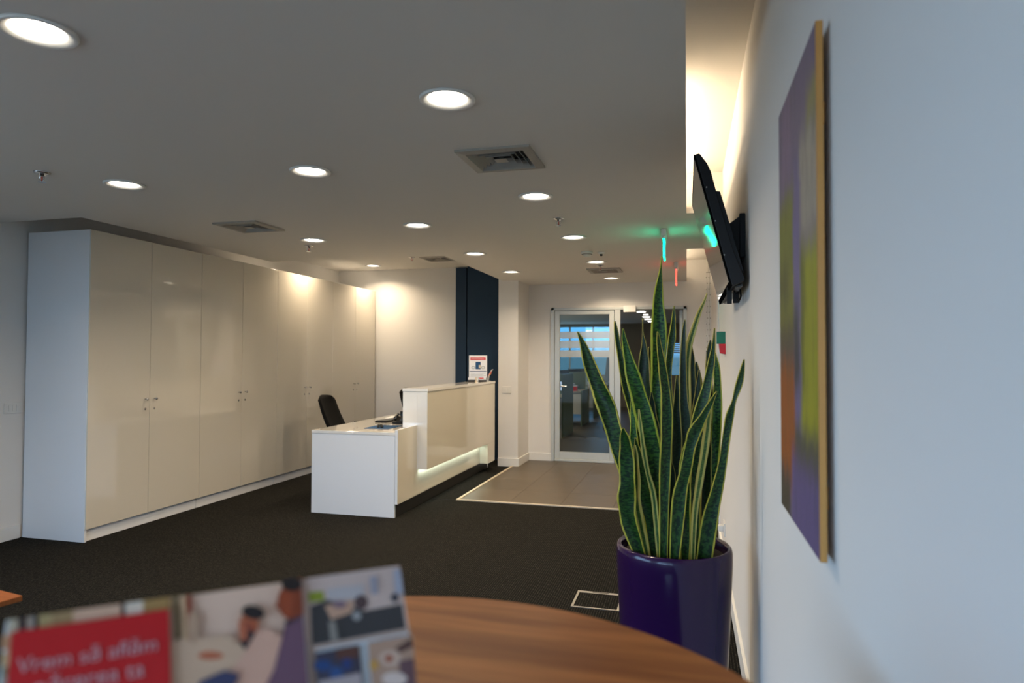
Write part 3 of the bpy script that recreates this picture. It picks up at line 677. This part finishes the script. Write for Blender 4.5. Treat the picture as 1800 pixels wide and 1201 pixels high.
def crom(P, t):
    n = len(P)-1; f_ = t*n; i = min(int(f_), n-1); u = f_-i
    p0, p1, p2, p3 = P[max(i-1, 0)], P[i], P[i+1], P[min(i+2, n)]
    return [.5*(2*b+(c_-a_)*u+(2*a_-5*b+4*c_-d)*u*u+(3*b-a_-3*c_+d)*u**3) for a_, b, c_, d in zip(p0, p1, p2, p3)]
def leaf(pts, dy, mt='leaf_green', yaw=0.0, chan=.35, lean=None):
    """pts from tip to base: pixel x, y, half width; dy: how far behind the pot's axis the root stands"""
    lean = dy*.5 if lean is None else lean
    P = []; n = len(pts)
    for i, (x, y, w) in enumerate(pts):
        t = 1-i/(n-1); Y = PY+dy+lean*t
        q = aty(x, y, Y); sc = (aty(x+1, y, Y)-q).length
        P.append([q.x, q.y, q.z, w*sc*1.15])
    P[-1][2] = .670; P[-1][0] += 0
    rows, cols = 34, 8; vs = []; uv = []
    ph_ = random.uniform(0, 6); 
    for i in range(rows+1):
        t = i/rows; x, y, z, w = crom(P, t); w = max(w, .0006)
        yw = yaw+.18*math.sin(ph_+3*t); dx, dyy = math.cos(yw), math.sin(yw)
        for j in range(cols+1):
            u = -1+2*j/cols; wav = 1+(.05*math.sin(ph_+t*26)+.05*math.sin(ph_*3+t*11*(1 if u > 0 else 1.3)))*abs(u)
            vs.append((x+dx*w*u*wav, y+dyy*w*u-(chan*w*(1-u*u))*-1+.15*w*math.sin(ph_*2+t*19)*u, z)); uv.append((j/cols, (1-t)*1.0))
    fs = [(i*(cols+1)+j, i*(cols+1)+j+1, (i+1)*(cols+1)+j+1, (i+1)*(cols+1)+j) for i in range(rows) for j in range(cols)]
    me = bpy.data.meshes.new('leaf'); me.from_pydata(vs, [], fs)
    ul = me.uv_layers.new()
    for pl_ in me.polygons:
        for li in pl_.loop_indices: ul.data[li].uv = uv[me.loops[li].vertex_index]
    o = link('leaf', me, mt, pl, True)
    s_ = o.modifiers.new('thickness', 'SOLIDIFY'); s_.thickness = .003; s_.offset = 0
    return o
G, D_, B_, Yl = 'leaf_green', 'leaf_dark', 'leaf_bright', 'leaf_yellow'
LEAVES = [
 ([(1015, 583, 1), (1025, 605, 5), (1038, 645, 10), (1052, 680, 14), (1066, 715, 15), (1078, 755, 14), (1090, 800, 13), (1108, 860, 12), (1130, 975, 10)], .00, G),
 ([(1095, 752, 1), (1098, 770, 8), (1101, 800, 12.5), (1103, 850, 13.5), (1101, 885, 14), (1107, 925, 13), (1131, 975, 8)], -.12, G),
 ([(1116, 783, 1), (1117, 800, 4), (1118, 840, 7), (1119, 880, 7), (1127, 925, 7), (1141, 975, 5)], -.10, Yl),
 ([(1117, 770, 1), (1122, 800, 7), (1128, 840, 11), (1136, 880, 13), (1145, 920, 12), (1153, 975, 8)], -.08, G),
 ([(1095, 578, 1), (1098, 600, 4), (1106, 635, 8), (1115, 670, 12.5), (1127, 710, 14), (1138, 750, 15), (1147, 800, 15), (1153, 880, 12), (1158, 975, 8)], -.06, B_),
 ([(1081, 565, 1), (1085, 595, 4), (1093, 640, 5), (1100, 680, 6), (1108, 710, 6), (1116, 750, 6), (1128, 830, 7), (1140, 970, 6)], -.02, G),
 ([(1111, 700, 2), (1113, 740, 5), (1115, 780, 7), (1122, 820, 7), (1135, 870, 7), (1150, 970, 5)], -.03, B_),
 ([(1123, 720, 1), (1126, 750, 3), (1131, 790, 4), (1138, 830, 4), (1150, 880, 5), (1160, 975, 4)], -.105, Yl),
 ([(1163, 450, .6), (1162, 470, 1.5), (1159, 500, 5), (1157, 530, 8.5), (1158, 570, 12), (1158, 620, 12), (1155, 670, 9), (1154, 720, 8), (1160, 850, 8), (1165, 965, 7)], .03, B_),
 ([(1130, 560, .5), (1130, 585, 1), (1132, 605, 4), (1132, 640, 9), (1133, 680, 12), (1140, 720, 13), (1150, 780, 13), (1165, 965, 8)], .06, D_),
 ([(1141, 610, .7), (1145, 640, 4), (1149, 680, 5), (1152, 740, 6), (1160, 850, 6), (1172, 965, 5)], .08, D_),
 ([(1156, 583, .7), (1159, 610, 4), (1165, 650, 6.5), (1171, 700, 8), (1172, 750, 9), (1170, 800, 9), (1168, 880, 8), (1166, 975, 6)], -.14, G),
 ([(1185, 538, .7), (1184, 560, 3), (1182, 590, 5.5), (1178, 620, 5.5), (1175, 660, 5), (1180, 760, 6), (1185, 965, 5)], .02, G),
 ([(1204, 562, .7), (1202, 590, 3.5), (1201, 640, 5), (1202, 700, 6.5), (1206, 750, 8), (1206, 800, 8), (1202, 880, 9), (1200, 970, 7)], -.02, D_),
 ([(1243, 515, .5), (1238, 530, 2), (1229, 550, 3.5), (1219, 580, 5), (1211, 610, 5), (1208, 650, 5), (1209, 710, 5), (1210, 800, 5), (1206, 965, 4)], .02, Yl),
 ([(1215, 606, 1), (1216, 630, 4), (1217, 670, 5), (1217, 740, 7), (1215, 965, 5)], .05, D_),
 ([(1224, 636, 1), (1225, 655, 5), (1226, 690, 9), (1224, 740, 10), (1218, 820, 10), (1212, 965, 6)], .07, D_),
 ([(1229, 650, 1), (1227, 690, 5), (1223, 740, 7), (1219, 850, 7), (1209, 965, 5)], .04, D_),
 ([(1256, 577, .8), (1254, 610, 3), (1248, 650, 6), (1240, 690, 8.5), (1229, 730, 10), (1221, 770, 10), (1214, 850, 9), (1208, 970, 6)], -.03, G),
 ([(1260, 688, .8), (1251, 705, 4), (1238, 730, 7), (1222, 757, 10), (1212, 790, 9), (1205, 830, 9), (1194, 880, 11), (1184, 975, 7)], -.15, G),
 ([(1249, 598, 1), (1247, 620, 4.5), (1246, 670, 6.5), (1245, 740, 8), (1238, 840, 8), (1228, 965, 6)], .08, D_),
 ([(1257, 620, 1), (1260, 650, 5), (1261, 700, 7.5), (1259, 760, 8), (1253, 830, 7), (1247, 890, 6), (1240, 965, 5)], .05, B_),
 ([(1308, 632, 1), (1304, 655, 4.5), (1298, 680, 5.5), (1290, 706, 3.5), (1283, 730, 6), (1277, 765, 6.5), (1270, 815, 6.5), (1260, 865, 10), (1248, 915, 12), (1236, 975, 12)], -.09, G),
 ([(1250, 700, 1), (1245, 740, 5), (1239, 790, 6), (1229, 850, 6), (1221, 910, 5), (1217, 975, 4)], -.11, Yl),
 ([(1209, 770, 1), (1204, 800, 6), (1203, 850, 9), (1204, 900, 9), (1204, 975, 7)], -.12, G),
 ([(1232, 730, 1), (1229, 780, 8), (1224, 840, 9), (1222, 900, 8), (1222, 975, 6)], -.06, G),
 ([(1190, 660, 1), (1190, 700, 5), (1190, 760, 8), (1188, 850, 8), (1186, 970, 6)], .0, D_),
 ([(1145, 690, 1), (1147, 730, 7), (1154, 800, 10), (1165, 965, 7)], .0, D_),
 ([(1180, 690, 1), (1182, 730, 6), (1184, 800, 8), (1180, 965, 6)], .06, D_),
 ([(1235, 720, 1), (1240, 760, 7), (1242, 840, 8), (1236, 970, 6)], .0, D_),
 ([(1128, 800, 1), (1133, 830, 5), (1142, 880, 7), (1148, 970, 6)], -.02, D_),
 ([(1176, 800, 1), (1181, 840, 6), (1178, 900, 8), (1175, 975, 6)], -.05, D_),
]
for k_, (pts, dy, mt_) in enumerate(LEAVES):
    leaf(pts, dy, mt_, yaw=random.uniform(-.3, .3), chan=random.uniform(.25, .5))

# ------------------------------------------------------------ floor box
fb = thing_abs('floor_box', 'square metal-edged floor box set in the carpet beside the plant', 'floor box', (-.51, 3.92, 0))
xa, xb, ya, yb = -.649, -.375, 3.785, 4.055
f = MB(); f.box((xa, ya, .0), (xb, ya+.012, .004)).box((xa, yb-.028, .0), (xb, yb, .004)).box((xa, ya+.012, 0), (xa+.013, yb-.028, .004)).box((xb-.013, ya+.012, 0), (xb, yb-.028, .004)); f.build('frame', 'steel', fb)
Bx('carpet_inset', (xa+.013, ya+.012, 0), (xb-.013, yb-.028, .003), 'carpet', fb); Bx('handle_slot', (xa+.09, yb-.017, .0041), (xa+.19, yb-.008, .0048), 'black', fb)

# ------------------------------------------------------------ near round table and the standing card
TZ = 1.03; TCX, TCY, TR = -.304, .55, .4875
tb = thing_abs('round_table', 'round walnut-coloured bar table in the foreground', 'table', (TCX, TCY, 0))
MB().lathe([(0, TZ-.026), (TR-.004, TZ-.026), (TR, TZ-.022), (TR, TZ-.003), (TR-.002, TZ), (0, TZ)], 128, (TCX, TCY, 0)).build('tabletop', 'walnut', tb)
MB().lathe([(.035, .02), (.035, TZ-.05), (.12, TZ-.04), (.12, TZ-.0265)], 32, (TCX, TCY, 0)).build('pedestal', 'steel', tb); MB().lathe([(0, 0), (.26, 0), (.26, .008), (.05, .022), (0, .022)], 48, (TCX, TCY, 0)).build('base_plate', 'steel', tb)
cA, cB = Vector((-.491, .386, 1.2235)), Vector((-.263, .582, 1.2235))
dcard = (cB-cA).normalized(); ncard = Vector((dcard.y, -dcard.x, 0))
drop = Vector((0, 0, TZ+.0015-1.2235)) + ncard*.118; CL = drop.length; CW = (cB-cA).length; dd = drop.normalized(); nrm = dcard.cross(dd).normalized()
if nrm.dot(CAM-cA) < 0: nrm = -nrm
cs = thing_abs('table_card', 'tent card with a red panel and office photos standing on the round table', 'card', ((cA+cB)/2+drop))
def cpt(u, v, off=0): return cA + dcard*u + dd*v + nrm*off     # u along the top from the left, v down
def on(x, y):                                                  # point of the card seen at that place of the photo
    r = ray(x, y); s_ = (cA-CAM).dot(nrm)/r.dot(nrm); q = CAM+r*s_-cA; return q.dot(dcard), q.dot(dd)
MB().prism([cpt(0, 0), cpt(CW, 0), cpt(CW, CL), cpt(0, CL)], nrm*-.0015).build('front_sheet', 'card_white', cs)
bd = Vector((0, 0, TZ+.0015-1.2235)) - ncard*.10
MB().prism([cA-nrm*.002, cB-nrm*.002, cB+bd, cA+bd], ncard*-.0015).build('back_sheet', 'card_white', cs)
pc = {}
def pmat(col):
    k_ = 'print_%02x%02x%02x' % tuple(int(255*x) for x in col)
    if k_ not in M: mat(k_, tuple(min(.92, x*m_)**2.2 for x, m_ in zip(col, (1.22, 1.10, 1.00))), .4, var=(30, .06))
    return k_
class Print:
    def __init__(s, name, lay0=1): s.m = MB(); s.name = name; s.mats = []; s.lay = lay0
    def poly(s, pts, col, inv=None):
        k_ = pmat(col)
        if k_ not in s.mats: s.mats.append(k_)
        s.m.cur = s.mats.index(k_); q = [cpt(u, v, .00025*s.lay) for u, v in pts]; s.m.prism(q, nrm*.0002); s.lay += 1
    def px(s, pts, col): s.poly([on(*q) for q in pts], col)
    def ell(s, x, y, rx, ry, col, rot=0): s.px([(x+rx*math.cos(a)*math.cos(rot)-ry*math.sin(a)*math.sin(rot), y+rx*math.cos(a)*math.sin(rot)+ry*math.sin(a)*math.cos(rot)) for a in [i*math.pi/10 for i in range(20)]], col)
    def done(s): return s.m.build(s.name, s.mats, cs)
big = Print('large_photo_print')
big.px([(14, 1091), (527, 1020), (548, 1260), (0, 1330)], (.66, .58, .50))
big.px([(300, 1052), (527, 1021), (534, 1100), (535, 1260), (300, 1290)], (.74, .66, .62))
for x0, x1, col in ((14, 30, (.62, .62, .58)), (33, 46, (.16, .14, .17)), (50, 60, (.55, .55, .55)), (61, 68, (.12, .12, .12)), (70, 90, (.60, .56, .42)), (92, 128, (.55, .48, .36)), (130, 212, (.72, .62, .56)), (213, 220, (.25, .2, .2)), (221, 252, (.76, .74, .72)), (253, 300, (.55, .46, .30))):
    y0 = 1091-.1384*(x0-14); y1 = 1091-.1384*(x1-14); big.px([(x0, y0), (x1, y1), (x1, y1+24), (x0, y0+24)], col)
for y0, col in ((1120, (.62, .50, .40)), (1150, (.66, .60, .48)), (1175, (.38, .42, .32)), (1190, (.5, .52, .5))): big.px([(5, y0), (28, y0-3), (25, y0+22), (3, y0+24)], col)
for x0, x1, col in ((304, 314, (.38, .34, .24)), (318, 330, (.66, .58, .48)), (326, 336, (.45, .20, .14))): big.px([(x0, 1051), (x1, 1049), (x1+4, 1125), (x0+4, 1127)], col)
big.px([(300, 1130), (400, 1118), (470, 1170), (540, 1200), (540, 1260), (300, 1280)], (.68, .60, .54))
big.ell(370, 1155, 22, 7, (.62, .34, .24)); big.ell(340, 1105, 10, 30, (.60, .52, .46))
# two people in the photograph printed on the card
big.px([(385, 1201), (405, 1180), (430, 1150), (436, 1128), (452, 1112), (468, 1108), (492, 1120), (500, 1150), (496, 1230), (380, 1250)], (.70, .58, .54))
big.ell(437, 1100, 17, 23, (.60, .34, .24), .1); big.ell(432, 1110, 14, 14, (.50, .26, .20)); big.ell(444, 1080, 20, 12, (.13, .10, .11), .2); big.px([(420, 1132), (436, 1112), (448, 1116), (430, 1146)], (.16, .14, .17)); big.px([(418, 1096), (428, 1094), (434, 1128), (422, 1130)], (.62, .36, .27))
big.px([(462, 1215), (480, 1180), (493, 1130), (500, 1098), (520, 1084), (530, 1082), (544, 1260), (455, 1270)], (.36, .27, .36)); big.px([(498, 1098), (518, 1078), (528, 1078), (528, 1088), (505, 1104)], (.22, .17, .22))
big.ell(508, 1062, 22, 30, (.50, .24, .14)); big.px([(516, 1023), (527, 1021), (531, 1085), (510, 1088)], (.44, .21, .12)); big.ell(511, 1032, 18, 12, (.12, .09, .09)); big.ell(487, 1070, 5, 6, (.5, .25, .16))
big.px([(350, 1201), (395, 1182), (420, 1190), (400, 1230), (340, 1240)], (.20, .22, .36)); big.done()
rd = Print('red_panel', 40); rd.px([(25, 1116), (297, 1076), (303, 1260), (8, 1300)], (.62, .07, .10)); rd.done()
u0, v0 = on(28, 1192); u1, v1 = on(272, 1153)
tw = math.hypot(u1-u0, v1-v0); ang = math.atan2(v1-v0, u1-u0)
Rm = Matrix((dcard, -dd, nrm)).transposed().to_4x4()
for s_, (x, y), ft in (('Vrem să aflăm', (33, 1190), 1.0), ('părerea ta', (62, 1228), .77)):
    u, v = on(x, y); T = Matrix.Translation(cpt(u, v, .0118)) @ Rm
    textmesh('headline_text', s_, .0205, 'card_text' if 'card_text' in M else (mat('card_text', (.60, .32, .33), .5, var=(5, .02)) and 'card_text'), T, cs, .0001, fit=tw*ft)
sp_ = Print('side_photo_print')
sp_.px([(529, 1020), (540, 1018), (568, 1260), (550, 1262)], (.62, .57, .56))
sp_.px([(540, 1017), (702, 995), (716, 1106), (548, 1137)], (.66, .62, .63))
sp_.px([(545, 1066), (575, 1055), (640, 1075), (706, 1062), (713, 1105), (548, 1136)], (.20, .20, .22)); sp_.px([(541, 1042), (568, 1040), (570, 1057), (543, 1060)], (.45, .52, .16))
sp_.px([(570, 1066), (622, 1056), (618, 1078), (582, 1090)], (.64, .54, .49)); sp_.px([(574, 1036), (640, 1028), (640, 1052), (576, 1056)], (.60, .61, .66)); sp_.ell(634, 1060, 12, 13, (.28, .23, .25)); sp_.ell(693, 1052, 7, 8, (.20, .21, .26)); sp_.ell(626, 1084, 8, 8, (.50, .53, .57)); sp_.ell(596, 1064, 12, 6, (.42, .36, .44))
sp_.px([(648, 1016), (662, 1014), (664, 1045), (652, 1047)], (.52, .54, .62)); sp_.px([(690, 1004), (702, 1003), (708, 1045), (694, 1046)], (.54, .58, .68)); sp_.px([(576, 1095), (588, 1093), (594, 1127), (580, 1129)], (.45, .46, .47))
sp_.px([(548, 1137), (717, 1106), (719, 1113), (549, 1145)], (.62, .58, .58))
sp_.px([(552, 1150), (630, 1136), (640, 1230), (560, 1240)], (.20, .20, .28)); sp_.ell(566, 1172, 16, 10, (.12, .24, .46)); sp_.ell(590, 1187, 12, 14, (.16, .28, .50)); sp_.ell(608, 1168, 8, 12, (.14, .22, .45)); sp_.px([(588, 1143), (628, 1136), (630, 1158), (590, 1162)], (.30, .20, .18))
sp_.px([(558, 1200), (632, 1184), (640, 1250), (562, 1255)], (.56, .55, .60))
sp_.px([(644, 1132), (722, 1118), (735, 1260), (656, 1262)], (.58, .50, .46)); sp_.ell(683, 1160, 20, 14, (.66, .60, .58)); sp_.ell(681, 1160, 7, 6, (.50, .24, .12)); sp_.px([(692, 1142), (720, 1124), (722, 1140), (700, 1150)], (.28, .20, .19)); sp_.px([(698, 1165), (724, 1160), (730, 1230), (704, 1220)], (.34, .26, .30)); sp_.ell(654, 1172, 8, 9, (.64, .52, .28)); sp_.ell(690, 1196, 22, 12, (.72, .70, .72))
sp_.done()
# low table whose corner shows at the left edge
lt = thing_abs('coffee_table', 'corner of a brown wooden table at the left edge of the photo', 'table', (-1.95, 1.72, 0))
q0 = atz(40, 1047, .74)
c0 = Vector((q0.x, q0.y, 0)); 
MB().prism([(q0.x, q0.y, .724), (q0.x-.12, q0.y+.020-.25-.3, .724), (q0.x-.75, q0.y-.45+.0, .724), (q0.x-.62, q0.y+.10, .724)], (0, 0, .016)).build('tabletop', 'walnut', lt, bevel=.002)
for dx, dy_ in ((-.10, -.06), (-.18, -.45), (-.62, -.40), (-.57, .02)): Bx('leg', (q0.x+dx-.02, q0.y+dy_-.02, 0), (q0.x+dx+.02, q0.y+dy_+.02, .7239), 'steel', lt, .002)

# ------------------------------------------------------------ cove lighting strips
for y0, y1, w in ((3.15, 4.75, COVE_W), (6.7, 8.9, COVE_W*.35)):
    t = thing_abs('cove_light', 'warm light tube hidden above the ceiling edge, %s' % ('nearer of the two' if y0 < 5 else 'farther of the two'), 'light', (-.16, (y0+y1)/2, H+.052), 'cove light tubes')
    Bx('batten', (-.19, y0, H+.0505), (-.13, y1, H+.075), 'plastic_white', t)
    MB().tube([(-.16, y0+.02, H+.09), (-.16, y1-.02, H+.09)], .013, 12).build('tube', 'tube', t, True)
    area('cove_lamp', (-.14, (y0+y1)/2, H+.11), (0, math.radians(-140), 0), .03, y1-y0, w, WARM)

# ------------------------------------------------------------ office beyond the glass door
OX0, OX1, OY = -6.2, 2.3, 19.6
St(Bx('ceiling', (OX0, 9.2, 2.45), (OX1, OY+.2, 2.55), 'ceiling'))
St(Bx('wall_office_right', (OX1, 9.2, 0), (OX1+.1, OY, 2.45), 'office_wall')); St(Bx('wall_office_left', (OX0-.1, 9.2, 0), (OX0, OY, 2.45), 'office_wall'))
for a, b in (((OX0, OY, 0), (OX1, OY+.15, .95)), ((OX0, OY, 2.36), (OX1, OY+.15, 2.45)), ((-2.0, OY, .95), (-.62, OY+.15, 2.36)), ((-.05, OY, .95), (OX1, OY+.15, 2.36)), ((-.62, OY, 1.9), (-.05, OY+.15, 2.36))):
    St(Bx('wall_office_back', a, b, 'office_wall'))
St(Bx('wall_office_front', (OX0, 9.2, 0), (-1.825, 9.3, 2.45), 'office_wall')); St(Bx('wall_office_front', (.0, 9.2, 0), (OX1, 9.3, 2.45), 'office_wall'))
w2 = thing_abs('window_2', None, None, (-4, OY, .95)); w2['kind'] = 'structure'
for i in range(7): Bx('window_frame', (OX0+i*.7-.02, OY+.02, .95), (OX0+i*.7+.03, OY+.07, 2.36), 'aluminium', w2)
Bx('glass_pane', (OX0, OY+.08, .95), (-2.0, OY+.086, 2.36), 'solar_glass', w2)
w3 = thing_abs('window_3', None, None, (-.3, OY, .95)); w3['kind'] = 'structure'
Bx('glass_pane', (-.62, OY+.08, .95), (-.05, OY+.086, 1.9), 'solar_glass', w3); Bx('window_frame', (-.64, OY+.02, .95), (-.60, OY+.07, 1.9), 'aluminium', w3)
for i in range(6): Bx('slat', (-.60, OY+.03, 1.86-i*.055), (-.06, OY+.05, 1.90-i*.055), 'plastic_white', w3)
area('office_daylight', (-4.1, OY-.05, 1.7), (-math.pi/2, 0, 0), 4.0, 1.4, 9, (.45, .72, 1.0))
ocl = []
for i, (px_, py_, w_) in enumerate(((1127, 548, .17), (1135, 553, .10), (1136, 557, .16), (1139, 561, .16), (1143, 565, .11))):
    q = atz(px_, py_, 2.45)
    if q.y > OY-.3: q = Vector((q.x*19/q.y, 19.0, 0))
    t = thing_abs('office_ceiling_light', ['far office ceiling light highest and leftmost of the cluster in the open doorway', 'small far office ceiling light, second from the top of the doorway cluster', 'wide far office ceiling light in the middle of the doorway cluster', 'far office ceiling light second from the bottom of the doorway cluster', 'far office ceiling light lowest and rightmost of the doorway cluster'][i], 'ceiling light', (q.x, q.y, 2.44), 'office ceiling lights beyond the door')
    MB().lathe([(0, -.012), (w_*.5, -.012), (w_*.55, 0), (0, 0)], 24, (q.x, q.y, 2.45)).build('diffuser', 'office_lamp', t)
for x, y in ((1.3, 12.0), (-3.4, 12.5), (-3.4, 15.5)):  # ceiling panels out of view, added to brighten the office
    t = thing_abs('office_fill_panel', 'added office fill panel on the ceiling, out of view', 'ceiling light', (x, y, 2.44), 'added office fill panels')
    Bx('diffuser', (x-.12, y-.12, 2.435), (x+.12, y+.12, 2.4499), 'office_lamp', t); area('office_lamp', (x, y, 2.42), (0, 0, 0), .25, .25, 24, (1, .8, .58))
def odesk(y0, y1, sh, label):
    t = thing_abs('office_desk', label, 'desk', (-3, (y0+y1)/2, 0), 'office desks beyond the glass door')
    Bx('desktop', (-4.3, y0, .70), (-2.16, y1, .73), 'desk_top', t, .002)
    Bx('end_panel', (-2.155, y0, 0.005), (-2.13, y1, sh), 'screen_green', t, .002)
    Bx('modesty_panel', (-4.3, y0+.02, .25), (-2.16, y0+.04, .70), 'white_laminate', t); Bx('screen', (-4.3, y1-.03, .73), (-2.16, y1, 1.12), 'screen_green', t)
    Bx('leg', (-4.28, y0+.05, .005), (-4.22, y1-.05, .70), 'steel', t)
odesk(11.63, 12.70, 1.14, 'nearest office desk behind the glass, with a tall green end screen'); odesk(13.8, 14.85, .745, 'middle office desk behind the glass'); odesk(15.7, 16.7, .745, 'farthest office desk behind the glass')
for i, (x, y) in enumerate(((-2.75, 14.3), (-3.3, 14.35), (-2.6, 16.2))):
    t = thing('monitor', ['dark monitor on the middle office desk, right one', 'dark monitor on the middle office desk, left one', 'dark monitor on the farthest office desk'][i], 'monitor', (x, y, .731), .2)
    Bx('screen_panel', (-.26, -.015, .12), (.26, .015, .44), 'black_gloss', t, .004); Bx('stand', (-.03, -.01, .01), (.03, .02, .13), 'black', t); Bx('foot', (-.12, -.08, 0), (.12, .08, .012), 'black', t, .003)
for i, (x, y, c_, s_) in enumerate(((-2.35, 14.0, 'red', .10), (-2.45, 14.25, 'mat_blue', .13), (-2.3, 15.9, 'card_white', .12), (-2.9, 14.0, 'card_white', .08), (-2.75, 15.95, 'mat_blue', .15))):
    t = thing('storage_box', ['small red box on the middle office desk edge', 'small blue box on the middle office desk', 'white box on the farthest office desk', 'low white box on the middle office desk', 'blue box on the farthest office desk'][i], 'box', (x, y, .731), .3*i)
    Bx('box_body', (-.09, -.06, 0), (.09, .06, s_), c_, t, .003); Bx('lid', (-.094, -.064, s_), (.094, .064, s_+.015), 'card_white', t, .002)

# person standing in the office, mostly hidden by the door post
def skin_mesh(name, joints, edges, mt, parent, sub=2):
    me = bpy.data.meshes.new(name); me.from_pydata([j[:3] for j in joints], edges, [])
    o = bpy.data.objects.new(name, me); COL.objects.link(o)
    md = o.modifiers.new('skin', 'SKIN'); md.use_smooth_shade = True
    for i, j in enumerate(joints):
        r = j[3]; me.skin_vertices[0].data[i].radius = r if isinstance(r, tuple) else (r, r)
    me.skin_vertices[0].data[0].use_root = True
    s_ = o.modifiers.new('subdiv', 'SUBSURF'); s_.levels = sub; s_.render_levels = sub
    dg = bpy.context.evaluated_depsgraph_get(); m2 = bpy.data.meshes.new_from_object(o.evaluated_get(dg)); bpy.data.objects.remove(o)
    return link(name, m2, mt, parent, True)
pp = thing('person', 'person in dark clothes standing beyond the door post in the office', 'person', (-1.40, 13.4, .005), math.radians(60))
J = [(0, 0, .95, (.13, .10)), (0, 0, 1.15, (.12, .09)), (0, 0, 1.36, (.15, .10)), (0, 0, 1.50, .055), (0, .01, 1.56, .055), (0, .015, 1.66, (.078, .092)), (0, .01, 1.73, (.06, .07)),
     (-.17, 0, 1.42, .055), (-.21, .01, 1.15, .042), (-.20, .08, .93, .033), (-.19, .10, .86, (.025, .035)), (.17, 0, 1.42, .055), (.21, .01, 1.15, .042), (.20, .08, .93, .033), (.19, .10, .86, (.025, .035)),
     (-.09, 0, .86, .085), (-.10, .01, .50, .058), (-.11, -.01, .10, .040), (-.11, .10, .035, .035), (.09, 0, .86, .085), (.10, .02, .50, .058), (.13, .06, .10, .040), (.14, .17, .035, .035)]
E_ = [(0, 1), (1, 2), (2, 3), (3, 4), (4, 5), (5, 6), (2, 7), (7, 8), (8, 9), (9, 10), (2, 11), (11, 12), (12, 13), (13, 14), (0, 15), (15, 16), (16, 17), (17, 18), (0, 19), (19, 20), (20, 21), (21, 22)]
skin_mesh('body', J, E_, 'skin', pp)
def grow(r, k): return tuple(x+k for x in r) if isinstance(r, tuple) else r+k
ji = [0, 1, 2, 7, 8, 9, 11, 12, 13]; mp_ = {a: i for i, a in enumerate(ji)}
skin_mesh('jacket', [(*J[i][:3], grow(J[i][3], .018)) for i in ji], [(mp_[a], mp_[b]) for a, b in E_ if a in mp_ and b in mp_], 'cloth_dark', pp)
ji = [0, 15, 16, 17, 19, 20, 21]; mp_ = {a: i for i, a in enumerate(ji)}
skin_mesh('trousers', [(*J[i][:3], grow(J[i][3], .015)) for i in ji], [(mp_[a], mp_[b]) for a, b in E_ if a in mp_ and b in mp_], 'cloth_dark', pp)
for (x, y) in ((-.11, .0), (.135, .07)): MB().prism([(x-.05, y-.07, 0), (x+.05, y-.07, 0), (x+.055, y+.14, 0), (x+.02, y+.21, 0), (x-.02, y+.21, 0), (x-.055, y+.14, 0)], (0, 0, .075)).build('shoe', 'black', pp, bevel=.02)
MB().lathe([(0, .115), (.05, .105), (.088, .06), (.098, .0), (.09, -.06), (0, -.07)], 20, (0, -.02, 1.70)).build('hair', 'hair', pp, True)
